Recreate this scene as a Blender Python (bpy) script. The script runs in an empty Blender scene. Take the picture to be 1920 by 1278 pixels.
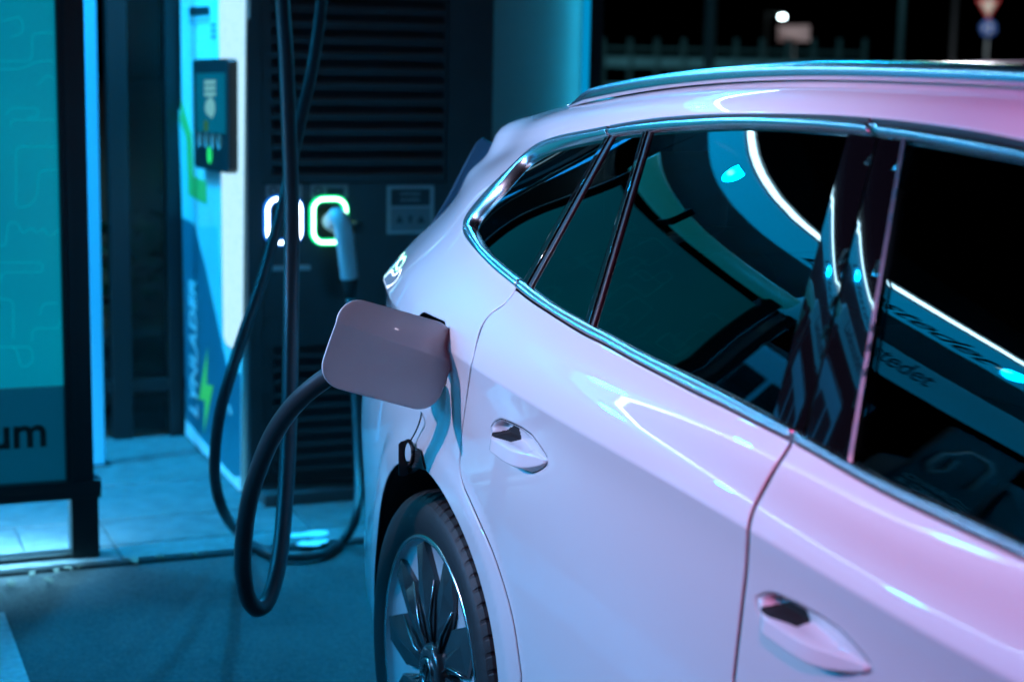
import bpy, bmesh, math, random
import numpy as np
from mathutils import Vector, Matrix
from mathutils.bvhtree import BVHTree
from mathutils.geometry import delaunay_2d_cdt

# ------------------------------------------------------------------ camera
SC = bpy.context.scene
COL = SC.collection
CAMP = np.array([3.111, -2.013, 1.589])
YAW, PITCH, ROLL, FPX = math.radians(157.66), math.radians(9.38), math.radians(1.08), 3242.0
PW, PH = 1920.0, 1278.0
_f = np.array([math.cos(PITCH)*math.cos(YAW), math.cos(PITCH)*math.sin(YAW), -math.sin(PITCH)])
_r = np.cross(_f, [0, 0, 1.0]); _r /= np.linalg.norm(_r)
_u = np.cross(_r, _f)
CR = math.cos(ROLL)*_r + math.sin(ROLL)*_u
CU = -math.sin(ROLL)*_r + math.cos(ROLL)*_u
CF = _f
cam = bpy.data.cameras.new('camera')
camo = bpy.data.objects.new('camera', cam)
COL.objects.link(camo)
M = Matrix.Identity(4)
for i in range(3):
    M[i][0], M[i][1], M[i][2], M[i][3] = CR[i], CU[i], -CF[i], CAMP[i]
camo.matrix_world = M
cam.sensor_width = 36.0
cam.lens = FPX/PW*36.0
cam.clip_start, cam.clip_end = 0.05, 2000.0
cam.dof.use_dof = True
cam.dof.focus_distance = 3.12
cam.dof.aperture_fstop = 3.0
cam.dof.aperture_blades = 9
SC.camera = camo

# ------------------------------------------------------------------ world: night sky, a trace of dusk
wd = bpy.data.worlds.new('World'); SC.world = wd; wd.use_nodes = True
nt = wd.node_tree; nt.nodes.clear()
sky = nt.nodes.new('ShaderNodeTexSky'); sky.sky_type = 'NISHITA'; sky.sun_disc = False
sky.sun_elevation = math.radians(-4.0); sky.sun_rotation = math.radians(140)
bgn = nt.nodes.new('ShaderNodeBackground'); bgn.inputs['Strength'].default_value = 0.02
out = nt.nodes.new('ShaderNodeOutputWorld')
nt.links.new(sky.outputs['Color'], bgn.inputs['Color']); nt.links.new(bgn.outputs['Background'], out.inputs['Surface'])

vs = SC.view_settings
vs.view_transform = 'Standard'; vs.look = 'None'; vs.gamma = 1.0; vs.exposure = 0.0; vs.use_curve_mapping = False
SC.cycles.use_denoising = True
SC.cycles.max_bounces = 8
SC.cycles.sample_clamp_indirect = 6.0

# ------------------------------------------------------------------ pixel helpers (photograph pixels 1920 x 1278)
def ray(u, v):
    d = CF + CR*(u-PW/2)/FPX + CU*(PH/2-v)/FPX
    return d/np.linalg.norm(d)
def onX(u, v, x): d = ray(u, v); return CAMP + d*(x-CAMP[0])/d[0]
def onY(u, v, y): d = ray(u, v); return CAMP + d*(y-CAMP[1])/d[1]
def onZ(u, v, z=0.0): d = ray(u, v); return CAMP + d*(z-CAMP[2])/d[2]
def atD(u, v, dep): d = ray(u, v); return CAMP + d*dep/float(d@CF)
def proj(P):
    d = np.atleast_2d(P)-CAMP; z = d@CF
    return np.stack([PW/2+FPX*(d@CR)/z, PH/2-FPX*(d@CU)/z], 1)

# ------------------------------------------------------------------ materials
MATS = {}
def mat(name, col=(.5, .5, .5), rough=.5, metal=0., coat=0., coat_rough=.03, spec=.5, emit=None, estr=0., noise=0., nscale=20., bump=0., bscale=200., rvar=0., alpha=1., aniso=0.):
    if name in MATS: return MATS[name]
    m = bpy.data.materials.new(name); m.use_nodes = True
    n = m.node_tree.nodes; L = m.node_tree.links
    b = n['Principled BSDF']
    b.inputs['Base Color'].default_value = (*col, 1)
    b.inputs['Roughness'].default_value = rough
    b.inputs['Metallic'].default_value = metal
    b.inputs['Coat Weight'].default_value = coat
    b.inputs['Coat Roughness'].default_value = coat_rough
    b.inputs['Specular IOR Level'].default_value = spec
    b.inputs['Alpha'].default_value = alpha
    if emit:
        b.inputs['Emission Color'].default_value = (*emit, 1)
        b.inputs['Emission Strength'].default_value = estr
    if noise or bump or rvar:
        tc = n.new('ShaderNodeTexCoord')
    if noise:
        t = n.new('ShaderNodeTexNoise'); t.inputs['Scale'].default_value = nscale; t.inputs['Detail'].default_value = 6
        L.new(tc.outputs['Object'], t.inputs['Vector'])
        cr = n.new('ShaderNodeValToRGB')
        cr.color_ramp.elements[0].position = .3; cr.color_ramp.elements[1].position = .7
        cr.color_ramp.elements[0].color = (*[c*(1-noise) for c in col], 1)
        cr.color_ramp.elements[1].color = (*[min(1, c*(1+noise)) for c in col], 1)
        L.new(t.outputs['Fac'], cr.inputs['Fac']); L.new(cr.outputs['Color'], b.inputs['Base Color'])
    if rvar:
        t = n.new('ShaderNodeTexNoise'); t.inputs['Scale'].default_value = nscale*.6; t.inputs['Detail'].default_value = 5
        L.new(tc.outputs['Object'], t.inputs['Vector'])
        mr = n.new('ShaderNodeMapRange'); mr.inputs['From Min'].default_value = .3; mr.inputs['From Max'].default_value = .7
        mr.inputs['To Min'].default_value = max(0, rough-rvar); mr.inputs['To Max'].default_value = min(1, rough+rvar)
        L.new(t.outputs['Fac'], mr.inputs['Value']); L.new(mr.outputs['Result'], b.inputs['Roughness'])
    if bump:
        t = n.new('ShaderNodeTexNoise'); t.inputs['Scale'].default_value = bscale; t.inputs['Detail'].default_value = 4
        L.new(tc.outputs['Object'], t.inputs['Vector'])
        bp = n.new('ShaderNodeBump'); bp.inputs['Strength'].default_value = bump; bp.inputs['Distance'].default_value = .004
        L.new(t.outputs['Fac'], bp.inputs['Height']); L.new(bp.outputs['Normal'], b.inputs['Normal'])
    MATS[name] = m
    return m

def emis(name, col, s):
    if name in MATS: return MATS[name]
    m = bpy.data.materials.new(name); m.use_nodes = True
    n = m.node_tree.nodes; n.clear()
    e = n.new('ShaderNodeEmission'); e.inputs['Color'].default_value = (*col, 1); e.inputs['Strength'].default_value = s
    o = n.new('ShaderNodeOutputMaterial'); m.node_tree.links.new(e.outputs[0], o.inputs['Surface'])
    MATS[name] = m
    return m

def glassmat(name, tint, ior=1.52, rough=0.0):
    if name in MATS: return MATS[name]
    m = bpy.data.materials.new(name); m.use_nodes = True
    n = m.node_tree.nodes; L = m.node_tree.links; n.clear()
    fr = n.new('ShaderNodeFresnel'); fr.inputs['IOR'].default_value = ior
    t = n.new('ShaderNodeBsdfTransparent'); t.inputs['Color'].default_value = (*tint, 1)
    g = n.new('ShaderNodeBsdfGlossy'); g.inputs['Roughness'].default_value = rough; g.inputs['Color'].default_value = (1, 1, 1, 1)
    mx = n.new('ShaderNodeMixShader'); o = n.new('ShaderNodeOutputMaterial')
    L.new(fr.outputs[0], mx.inputs[0]); L.new(t.outputs[0], mx.inputs[1]); L.new(g.outputs[0], mx.inputs[2]); L.new(mx.outputs[0], o.inputs['Surface'])
    MATS[name] = m
    return m

# ------------------------------------------------------------------ object helpers
def tag(o, label=None, cat=None, group=None, kind=None):
    if label: o['label'] = label
    if cat: o['category'] = cat
    if group: o['group'] = group
    if kind: o['kind'] = kind
    return o
def empty(name, loc=(0, 0, 0), parent=None):
    o = bpy.data.objects.new(name, None); COL.objects.link(o); o.location = loc
    o.empty_display_size = .1
    if parent: o.parent = parent; o.matrix_parent_inverse = Matrix.Translation(-_wloc(parent))
    return o
def link(name, me, m=None, parent=None, smooth=False):
    if m is not None:
        for mm in (m if isinstance(m, (list, tuple)) else [m]): me.materials.append(mm)
    o = bpy.data.objects.new(name, me); COL.objects.link(o)
    if parent is not None:
        o.parent = parent
        o.matrix_parent_inverse = Matrix.Translation(-_wloc(parent))
    if smooth: me.polygons.foreach_set('use_smooth', [True]*len(me.polygons))
    return o
def _wloc(o):
    v = Vector(o.location)
    return v
def pydata(name, V, F, m=None, parent=None, smooth=False):
    me = bpy.data.meshes.new(name)
    me.from_pydata([tuple(map(float, v)) for v in V], [], [tuple(map(int, f)) for f in F]); me.update()
    return link(name, me, m, parent, smooth)

class MB:
    """collects shapes into one mesh"""
    def __init__(s): s.V = []; s.F = []; s.MI = []; s.mi = 0
    def add(s, V, F):
        k = len(s.V); s.V += [tuple(map(float, v)) for v in V]; s.F += [tuple(i+k for i in f) for f in F]; s.MI += [s.mi]*len(F)
    def box(s, x0, x1, y0, y1, z0, z1, bev=0.):
        if bev <= 0:
            V = [(x, y, z) for x in (x0, x1) for y in (y0, y1) for z in (z0, z1)]
            s.add(V, [(0, 1, 3, 2), (4, 6, 7, 5), (0, 4, 5, 1), (2, 3, 7, 6), (0, 2, 6, 4), (1, 5, 7, 3)]); return s
        b = bmesh.new(); bmesh.ops.create_cube(b, size=1.0)
        for v in b.verts:
            v.co = Vector(((x0+x1)/2+v.co.x*(x1-x0), (y0+y1)/2+v.co.y*(y1-y0), (z0+z1)/2+v.co.z*(z1-z0)))
        bmesh.ops.bevel(b, geom=list(b.edges), offset=bev, segments=2, affect='EDGES', profile=.5)
        b.verts.ensure_lookup_table(); b.verts.index_update()
        s.add([v.co[:] for v in b.verts], [[v.index for v in f.verts] for f in b.faces]); b.free(); return s
    def prism(s, pts, axis, a, b):
        """polygon pts (2D) extruded along axis from a to b"""
        n = len(pts)
        def P(p, t):
            return {0: (t, p[0], p[1]), 1: (p[0], t, p[1]), 2: (p[0], p[1], t)}[axis]
        V = [P(p, a) for p in pts]+[P(p, b) for p in pts]
        F = [tuple(range(n))[::-1], tuple(range(n, 2*n))]+[(i, (i+1) % n, n+(i+1) % n, n+i) for i in range(n)]
        s.add(V, F); return s
    def lathe(s, prof, centre, axis=1, seg=32, cap=False):
        n = len(prof); V = []; F = []
        for k in range(seg):
            a = 2*math.pi*k/seg; c, si = math.cos(a), math.sin(a)
            for r, t in prof:
                p = {1: (r*c, t, r*si), 2: (r*c, r*si, t), 0: (t, r*c, r*si)}[axis]
                V.append((centre[0]+p[0], centre[1]+p[1], centre[2]+p[2]))
        for k in range(seg):
            k2 = (k+1) % seg
            for i in range(n-1): F.append((k*n+i, k2*n+i, k2*n+i+1, k*n+i+1))
        if cap:
            F.append(tuple(k*n for k in range(seg))); F.append(tuple(k*n+n-1 for k in range(seg))[::-1])
        s.add(V, F); return s
    def tube(s, pts, rad, seg=12, caps=True):
        P = [Vector(p) for p in pts]; n = len(P)
        R = rad if isinstance(rad, (list, tuple)) else [rad]*n
        T = [(P[min(i+1, n-1)]-P[max(i-1, 0)]).normalized() for i in range(n)]
        nrm = T[0].orthogonal().normalized(); V = []; F = []
        for i in range(n):
            nrm = (nrm-T[i]*nrm.dot(T[i])).normalized(); bn = T[i].cross(nrm)
            for k in range(seg):
                a = 2*math.pi*k/seg; V.append(P[i]+(nrm*math.cos(a)+bn*math.sin(a))*R[i])
        for i in range(n-1):
            for k in range(seg):
                k2 = (k+1) % seg; F.append((i*seg+k, i*seg+k2, (i+1)*seg+k2, (i+1)*seg+k))
        if caps: F += [tuple(range(seg))[::-1], tuple((n-1)*seg+k for k in range(seg))]
        s.add(V, F); return s
    def build(s, name, m=None, parent=None, smooth=False):
        o = pydata(name, s.V, s.F, m, parent, smooth)
        if any(s.MI): o.data.polygons.foreach_set('material_index', s.MI)
        return o
def box(name, x0, x1, y0, y1, z0, z1, m, parent=None, bev=.003):
    return MB().box(x0, x1, y0, y1, z0, z1, bev).build(name, m, parent)

def catmull(P, n=8):
    P = [np.array(p, float) for p in P]; Q = [2*P[0]-P[1]]+P+[2*P[-1]-P[-2]]; R = []
    for i in range(1, len(Q)-2):
        for k in range(n):
            t = k/n
            R.append(.5*((2*Q[i])+(Q[i+1]-Q[i-1])*t+(2*Q[i-1]-5*Q[i]+4*Q[i+1]-Q[i+2])*t*t+(-Q[i-1]+3*Q[i]-3*Q[i+1]+Q[i+2])*t**3))
    R.append(P[-1]); return R
def rrect(w, h, r, n=6):
    pts = []
    for cx, cy, a0 in ((w/2-r, h/2-r, 0), (-w/2+r, h/2-r, 90), (-w/2+r, -h/2+r, 180), (w/2-r, -h/2+r, 270)):
        for k in range(n+1):
            a = math.radians(a0+90*k/n); pts.append((cx+r*math.cos(a), cy+r*math.sin(a)))
    return pts
def textmesh(name, s, size, depth, m, parent, origin, xdir, ydir, bold=.0, align='LEFT', shear=0.):
    """raised lettering standing on a plane given by two directions"""
    cu = bpy.data.curves.new(name, 'FONT'); cu.body = s; cu.size = size; cu.extrude = depth; cu.offset = bold*size; cu.align_x = align; cu.shear = shear
    to = bpy.data.objects.new(name, cu); COL.objects.link(to)
    dg = bpy.context.evaluated_depsgraph_get()
    me = bpy.data.meshes.new_from_object(to.evaluated_get(dg))
    COL.objects.unlink(to); bpy.data.objects.remove(to)
    X = Vector(xdir).normalized(); Y = Vector(ydir).normalized(); Z = X.cross(Y)
    T = Matrix((( X.x, Y.x, Z.x, origin[0]), (X.y, Y.y, Z.y, origin[1]), (X.z, Y.z, Z.z, origin[2]), (0, 0, 0, 1)))
    me.transform(T); me.materials.clear()
    return link(name, me, m, parent)
# ================================================================== lamps (placed by the builders below)
def lamp(name, typ, loc, energy, color, size=.1, target=None, spot=None, blend=.5, sy=None, parent=None):
    l = bpy.data.lights.new(name, typ); l.energy = energy; l.color = color
    if typ == 'AREA':
        l.size = size
        if sy: l.shape = 'RECTANGLE'; l.size_y = sy
    else: l.shadow_soft_size = size
    if spot: l.spot_size = math.radians(spot); l.spot_blend = blend
    o = bpy.data.objects.new(name, l); COL.objects.link(o); o.location = loc
    if target is not None: o.rotation_euler = (Vector(target)-Vector(loc)).to_track_quat('-Z', 'Y').to_euler()
    if parent: o.parent = parent; o.matrix_parent_inverse = Matrix.Translation(-_wloc(parent))
    return o
BLUE = (.0, .42, 1.); CYAN = (.0, .55, 1.)
P_DOWN, P_KEY, P_PINK, P_KIOSK, P_EDGE = 470., 1080., 2100., 36., 3.
LED_E = 34.; P_FILL = 450.

# ================================================================== ground, pavement, markings
def asphalt():
    m = mat('asphalt', (.064, .067, .070), .72, noise=.30, nscale=160, bump=.9, bscale=700, rvar=.18)
    n = m.node_tree.nodes; L = m.node_tree.links; b = n['Principled BSDF']           # oil stains and worn patches
    tc = n.new('ShaderNodeTexCoord'); t = n.new('ShaderNodeTexNoise'); t.inputs['Scale'].default_value = 1.6; t.inputs['Detail'].default_value = 7; t.inputs['Roughness'].default_value = .62
    L.new(tc.outputs['Object'], t.inputs['Vector'])
    cr = n.new('ShaderNodeValToRGB'); cr.color_ramp.elements[0].position = .36; cr.color_ramp.elements[0].color = (.58, .58, .60, 1); cr.color_ramp.elements[1].position = .56; cr.color_ramp.elements[1].color = (1, 1, 1, 1)
    src = b.inputs['Base Color'].links[0].from_socket; mx = n.new('ShaderNodeMixRGB'); mx.blend_type = 'MULTIPLY'; mx.inputs[0].default_value = 1
    L.new(t.outputs['Fac'], cr.inputs['Fac']); L.new(src, mx.inputs[1]); L.new(cr.outputs['Color'], mx.inputs[2]); L.new(mx.outputs[0], b.inputs['Base Color'])
    return m
gr_ = MB().box(-90, 90, -90, 90, -.5, -.004).build('ground', asphalt()); tag(gr_, kind='structure')
CONC = mat('concrete_slab', (.11, .115, .12), .75, noise=.22, nscale=14, bump=.5, bscale=160, rvar=.15)
CONC2 = mat('concrete_kerb', (.13, .135, .14), .8, noise=.3, nscale=22, bump=.6, bscale=200)
pav = MB().box(-4.4, -2.16, -7., 3.2, -.05, .006).build('pavement', mat('joint_sand', (.03, .032, .035), .9, noise=.4, nscale=60)); tag(pav, kind='structure')
random.seed(4)
for i, (xa, xb) in enumerate(((-2.33, -2.172), (-2.64, -2.335), (-3.12, -2.645), (-3.42, -3.125), (-3.9, -3.425), (-4.38, -3.905))):
    ys = [-7.0+.93*k+(.0 if i % 2 else .42) for k in range(11)]
    ys = sorted(ys+([-1.142] if i < 3 else []))
    ys = [y for k, y in enumerate(ys) if k == 0 or y-ys[k-1] > .2]
    for a, b in zip(ys[:-1], ys[1:]):
        dz = random.uniform(-.0015, .002)
        MB().box(xa+.003, xb-.003, a+.003, b-.003, -.04, .013+dz, .003).build('paving_slab' if i else 'kerb_stone', CONC2 if i == 0 else CONC, pav)
# painted bay lines
PAINTW = mat('road_paint', (.26, .27, .28), .6, noise=.25, nscale=40, bump=.4, bscale=300)
for y0 in (-1.64, 1.46):
    q = MB().box(-1.80, 3.6, y0, y0+.10, -.003, .001).build('bay_line', PAINTW); tag(q, kind='structure')
# grit and leaves along the kerb
LEAF = [mat('leaf_pale', (.12, .12, .09), .7), mat('leaf_brown', (.06, .05, .03), .8)]
random.seed(11)
for px, py in ((60,1078),(105,1072),(128,1068),(150,1066),(90,1090),(250,1052),(300,1046),(365,1040),(425,1018),(418,1004),(436,1012),(448,1000),(20,1095)):
    p = onZ(px, py, .006); a = random.uniform(0, 6.28); l = random.uniform(.012, .03)
    V = []
    for k in range(9):
        t = 2*math.pi*k/9; r = l*(1+.3*math.cos(2*t)+.2*math.sin(5*t)); V.append((p[0]+r*math.cos(t+a), p[1]+.55*r*math.sin(t+a), p[2]+.004+.006*abs(math.sin(t))))
    V += [(x, y, z-.002) for x, y, z in V]
    F = [tuple(range(9)), tuple(range(9, 18))[::-1]]+[(k, (k+1) % 9, 9+(k+1) % 9, 9+k) for k in range(9)]
    o = pydata('fallen_leaf', V, F, LEAF[random.random() < .5])
    tag(o, 'small dry leaf lying along the joint between pavement and asphalt', 'leaf', 'leaves along the kerb')
patches = MB()
def blob(cx, cy, rx, ry, ph):
    return [(cx+rx*(1+.25*math.sin(3*t+ph)+.12*math.sin(7*t))*math.cos(t), cy+ry*(1+.2*math.cos(2*t+ph))*math.sin(t)) for t in np.linspace(0, 2*math.pi, 40)[:-1]]
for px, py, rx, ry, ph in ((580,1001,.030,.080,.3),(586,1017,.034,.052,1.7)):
    p = onZ(px, py, .016); o = MB().prism(blob(p[0], p[1], rx, ry, ph), 2, .0155, .0175).build('white_patch', mat('white_mark', (.85, .88, .9), .35, spec=1.)); tag(o, kind='structure')  # flat irregular white patches lying on the pavement

# ================================================================== charger
XC, YC = -2.75, -.600
ch = tag(empty('charging_station', (XC-.5, YC+.4, 0)), 'tall rapid charger with LYNLADER lettering, glowing sockets and louvred dark front', 'charger')
DARK = mat('charger_anthracite', (.020, .023, .026), .42, noise=.15, nscale=8, bump=.12, bscale=500)
DARK2 = mat('charger_black', (.010, .011, .012), .5)
WHITEP = mat('charger_white_enamel', (.70, .86, .82), .28, noise=.03, nscale=3)
CT = 2.30
box('cabinet', -3.86, XC-.012, YC+.012, .30, .10, CT, DARK, ch, .012)
box('plinth', -3.80, XC+.10, YC+.03, .27, .0, .055, mat('plinth_steel', (.05, .055, .06), .5), ch, .006)
box('base_recess', -3.80, XC-.05, YC+.05, .26, .05, .11, DARK2, ch, 0)
# front frame (faces the car)
def fbox(name, u0, v0, u1, v1, x0, x1, m, bev=.003):
    a, b = onX(u0, v0, XC), onX(u1, v1, XC)
    return box(name, XC+x0, XC+x1, a[1], b[1], min(a[2], b[2]), max(a[2], b[2]), m, ch, bev)
zf = lambda v: onX(660, v, XC)[2]
y_a, y_b = onX(492, 300, XC)[1], onX(842, 300, XC)[1]
box('corner_post', XC-.03, XC+.004, YC, y_a, .10, CT, DARK, ch, .004)
box('corner_post', XC-.03, XC+.004, y_b-.01, .302, .10, CT, DARK, ch, .004)
yl0, yl1 = onX(512, 200, XC)[1], onX(832, 200, XC)[1]
# louvre slats, upper and lower bank
pitch = .0525
def slat_mesh():
    mb = MB(); prof = [(-.012, .020), (.004, -.004), (.006, -.012), (-.002, -.014), (-.014, .006)]
    mb.prism([(XC+a, b) for a, b in prof], 1, yl0, yl1)
    # prism along y uses (x,z) pairs
    return mb
first = None
zs = [zf(338)+pitch*.6+k*pitch for k in range(20)]+[.125+k*.046 for k in range(10)]
SLAT = mat('louvre_metal', (.024, .028, .031), .38, metal=.3)
sl0 = slat_mesh().build('slat', SLAT, ch)
for k, z in enumerate(zs):
    o = sl0 if k == 0 else sl0.copy()
    if k: COL.objects.link(o)
    o.location = (0, 0, z)
box('louvre_back', XC-.03, XC-.016, yl0-.01, yl1+.01, .11, CT-.02, DARK2, ch, 0)
box('socket_panel', XC-.014, XC+.002, y_a-.002, y_b, zf(588), zf(342), DARK, ch, .003)
# socket rings
def ring_part(name, cu, cv, w, h, m, t, x, parent, cut=None):
    c = onX(cu, cv, XC); pts = rrect(w, h, .038, 8)
    P = [Vector((XC+x, c[1]+a, c[2]+b)) for a, b in pts]
    if cut: P = P[cut[0]:cut[1]]
    else: P.append(P[0]); P.append(P[1])
    return MB().tube(P, t, 10).build(name, m, parent, True)
for cu, mc, mo, nm in ((531, emis('socket_light_white', (.75, .9, 1.), 9.), emis('socket_halo_blue', (.02, .25, 1.), 1.6), 'left'), (616, emis('socket_light_core', (.55, 1., .8), 7.), emis('socket_halo_green', (.0, 1., .32), 1.9), 'right')):
    so = empty('charging_socket', tuple(onX(cu, 413, XC)), ch)
    c = onX(cu, 413, XC)
    V = MB().prism([(c[1]+a, c[2]+b) for a, b in rrect(.128, .158, .034, 6)], 0, XC-.0, XC+.006); V.build('socket_plate', DARK2, so)
    ring_part('light_ring', cu, 413, .118, .152, mo, .0120, .006, so)
    ring_part('light_core', cu, 413, .118, .152, mc, .0052, .0150, so)
    MB().lathe([(.040, .0), (.040, .02), (.034, .022), (.030, .004), (.0, .004)], (XC+.004, c[1], c[2]), 0, 28).build('socket_cup', DARK2, so, True)
# labels above the sockets, notice plate, slot
LAB = mat('label_grey', (.20, .22, .23), .5); LABD = mat('label_dark', (.02, .022, .025), .5); LABL = mat('label_light', (.42, .45, .46), .5)
for u0, u1 in ((498, 566), (582, 652)):
    o = fbox('socket_label', u0, 346, u1, 371, .002, .005, LAB, .001)
    c = onX(u0+14, 358, XC); MB().lathe([(.016, 0), (.016, .002), (.010, .002), (.010, .0)], (XC+.005, c[1], c[2]), 0, 20).build('label_symbol', LABD, o)
    a, b = onX(u0+30, 352, XC), onX(u1-8, 366, XC); box('label_print', XC+.005, XC+.006, a[1], b[1], b[2], a[2], LABD, o, 0)
o = fbox('notice_plate', 725, 348, 812, 437, .002, .006, LABL, .001)
a, b = onX(732, 354, XC), onX(805, 385, XC); box('notice_header', XC+.0055, XC+.0072, a[1], b[1], b[2], a[2], LABD, o, 0)
for k, s in enumerate(('WARNING', 'ADVARSEL')):
    c = onX(768, 366+k*11, XC); textmesh('notice_text', s, .016, .0004, LABL, o, (XC+.0076, c[1], c[2]), (0, 1, 0), (0, 0, 1), align='CENTER')
a, b = onX(732, 390, XC), onX(805, 431, XC); box('notice_field', XC+.0055, XC+.0072, a[1], b[1], b[2], a[2], LAB, o, 0)
for k in range(3):
    c = onX(748+k*20, 410, XC); s_ = .014
    mb = MB().prism([(c[1]-s_, c[2]-s_), (c[1]+s_, c[2]-s_), (c[1], c[2]+s_)] if k != 1 else [(c[1]-.006, c[2]-s_), (c[1]+.006, c[2]-s_), (c[1]+.004, c[2]+.002), (c[1]+.010, c[2]+.004), (c[1], c[2]+s_), (c[1]-.010, c[2]+.004), (c[1]-.004, c[2]+.002)], 0, XC+.0074, XC+.0082); mb.build('pictogram', LABD, o)
fbox('cable_ledge', 510, 498, 580, 505, .0, .02, mat('ledge_metal', (.3, .32, .33), .4, metal=.6), .002)
# ---- face towards the bay (plane y = YC): enamel panel, light strip, prints
def sbox(name, pts, y0, y1, m, bev=0, parent=None):
    P = [onY(u, v, YC) for u, v in pts]
    return MB().prism([(p[0], p[2]) for p in P], 1, YC-y1, YC-y0).build(name, m, parent or ch)
face = sbox('face_panel', [(338,-200),(352,812),(455,921),(465,-260)], -.012, .006, WHITEP)
strip_m = bpy.data.materials.new('light_strip_white'); strip_m.use_nodes = True
_n = strip_m.node_tree.nodes; _n.clear(); _L = strip_m.node_tree.links
_tc = _n.new('ShaderNodeTexCoord'); _t = _n.new('ShaderNodeTexVoronoi'); _t.feature = 'DISTANCE_TO_EDGE'; _t.inputs['Scale'].default_value = 16
_cr = _n.new('ShaderNodeValToRGB'); _cr.color_ramp.elements[0].position = .0; _cr.color_ramp.elements[1].position = .035
_cr.color_ramp.elements[0].color = (.34, .70, .95, 1); _cr.color_ramp.elements[1].color = (.46, .80, 1., 1)
_e = _n.new('ShaderNodeEmission'); _e.inputs['Strength'].default_value = 1.2; _o = _n.new('ShaderNodeOutputMaterial')
_L.new(_tc.outputs['Object'], _t.inputs['Vector']); _L.new(_t.outputs['Distance'], _cr.inputs['Fac']); _L.new(_cr.outputs['Color'], _e.inputs['Color']); _L.new(_e.outputs[0], _o.inputs['Surface'])
sbox('light_strip', [(413,-260),(425,630),(430,644),(438,650),(453,655),(458,640),(466,-280)], .006, .012, strip_m)
def prism_face(name, pts, m, h=.0015, par=None): return sbox(name, pts, .0065, .0065+h, m, 0, par or face)
TEALP = mat('print_petrol', (.012, .15, .20), .35); GREENP = mat('print_green', (.22, .55, .12), .35); SKYP = mat('print_sky', (.30, .72, .72), .35); YELP = mat('print_lime', (.45, .70, .10), .35)
prism_face('print_field', [(338,200),(356,250),(372,420),(345,408)], SKYP, .0008)
prism_face('print_field', [(340,225),(352,258),(356,365),(392,384),(390,340),(366,330),(362,250),(345,190)], GREENP, .0012)
prism_face('print_field', [(345,408),(368,421),(388,500),(430,692),(455,700),(455,906),(353,800)], TEALP, .0010)
prism_face('print_field', [(372,425),(411,425),(424,640),(430,690)], SKYP, .0009)
prism_face('lightning_bolt', [(393,652),(377,748),(388.5,750),(386,811),(403.5,723),(391,720)], YELP, .0022)
prism_face('print_mark', [(430,755),(436,760),(440,775),(436,778),(432,768)], LABL, .002)
# lettering runs upwards
a, b = onY(372, 795, YC), onY(362, 535, YC)
tm = textmesh('lettering', 'LYNLADER', .19, .001, mat('print_white', (.75, .77, .78), .4), face, (a[0]+.03, YC-.0095, a[2]+.02), (0, 0, 1), (-1, 0, 0), bold=.012, shear=.12)
zz = [v.co.z for v in tm.data.vertices]; k = (b[2]-a[2])/(max(zz)-min(zz)); z0 = min(zz)
for v in tm.data.vertices: v.co.z = z0+(v.co.z-z0)*k
# labels at the top of the face
prism_face('label', [(358,14),(396,12),(397,28),(359,31)], LABD, .002)
prism_face('label', [(358,33),(397,31),(397,42),(359,45)], LABL, .002)
for k in range(3): prism_face('label_line', [(400,45+k*11),(408,44+k*11),(408,50+k*11),(400,51+k*11)], LAB, .002)
# display unit
_P = [onY(u, v, YC-.045) for u, v in [(361,118),(364,112),(424,110),(428,116),(429,318),(426,325),(368,314),(365,308)]]
du = MB().prism([(p[0], p[2]) for p in _P], 1, YC-.045, YC-.006).build('display_unit', DARK2, ch)
def yb(name, pts, y0, y1, m, par): 
    P = [onY(u, v, YC-.045) for u, v in pts]; return MB().prism([(p[0], p[2]) for p in P], 1, YC-.045-y1, YC-.045-y0).build(name, m, par)
scr = yb('screen', [(368,138),(422,137),(423,251),(370,247)], .0, .002, mat('screen_teal', (.01, .03, .04), .2, emit=(.0, .10, .15), estr=.9), du)
ICON = emis('screen_icon', (.25, .75, .85), .6)
for k in range(3): yb('screen_icon', [(385,151+k*11),(405,150.5+k*11),(405,158+k*11),(385,159+k*11)], .002, .0035, ICON, scr)
yb('screen_icon', [(388,190),(393,186),(396,180),(399,186),(403,192),(404,208),(399,222),(395,219),(388,212),(386,203)], .002, .0035, ICON, scr)
yb('screen_icon', [(384,226),(391,226),(391,246),(384,246)], .002, .003, emis('screen_lime', (.05, .25, .08), .5), scr)
for k in range(4):
    c = onY(376+k*12.2, 262+k*1.3, YC-.045); MB().lathe([(.0, .004), (.022, .004), (.026, .0)], (c[0], YC-.045-.004, c[2]), 1, 18).build('push_button', mat('button_grey', (.25, .30, .32), .4, emit=(.05, .25, .3), estr=.5), du, True)
c = onY(394, 291, YC-.045); MB().lathe([(.0, .003), (.024, .003), (.030, .0)], (c[0], YC-.045-.003, c[2]), 1, 24).build('contactless_light', emis('contactless_green', (.02, 1., .25), 1.5), du, True)
# white skirt along the foot of the face
sbox('skirt', [(352,813),(455,921),(455,893),(440,893),(352,786)], .006, .009, mat('skirt_white', (.8, .82, .84), .4))

def P3b(u, v, d): return atD(u, v, d)
# boom that carries the cables above the cabinet
bm = MB(); bt = P3b(528, -330, 4.62); bm.tube([(-3.2, -.15, CT), (-3.2, -.15, 2.6), (-2.9, -.25, bt[2]+.08), tuple(bt+np.array([0, 0, .06])), tuple(bt+np.array([.12, -.04, .06]))], .035, 12); bm.build('cable_boom', DARK, ch, True)

# ---- cables
CABLE = mat('cable_rubber', (.030, .033, .037), .38, bump=.1, bscale=700)
def P3(u, v, d): return atD(u, v, d)
def cable(name, pts, r, label, cat='cable', n=8):
    P = catmull(pts, n); mb = MB().tube(P, r, 14); o = mb.build(name, CABLE, None, True); tag(o, label, cat); return o
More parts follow.
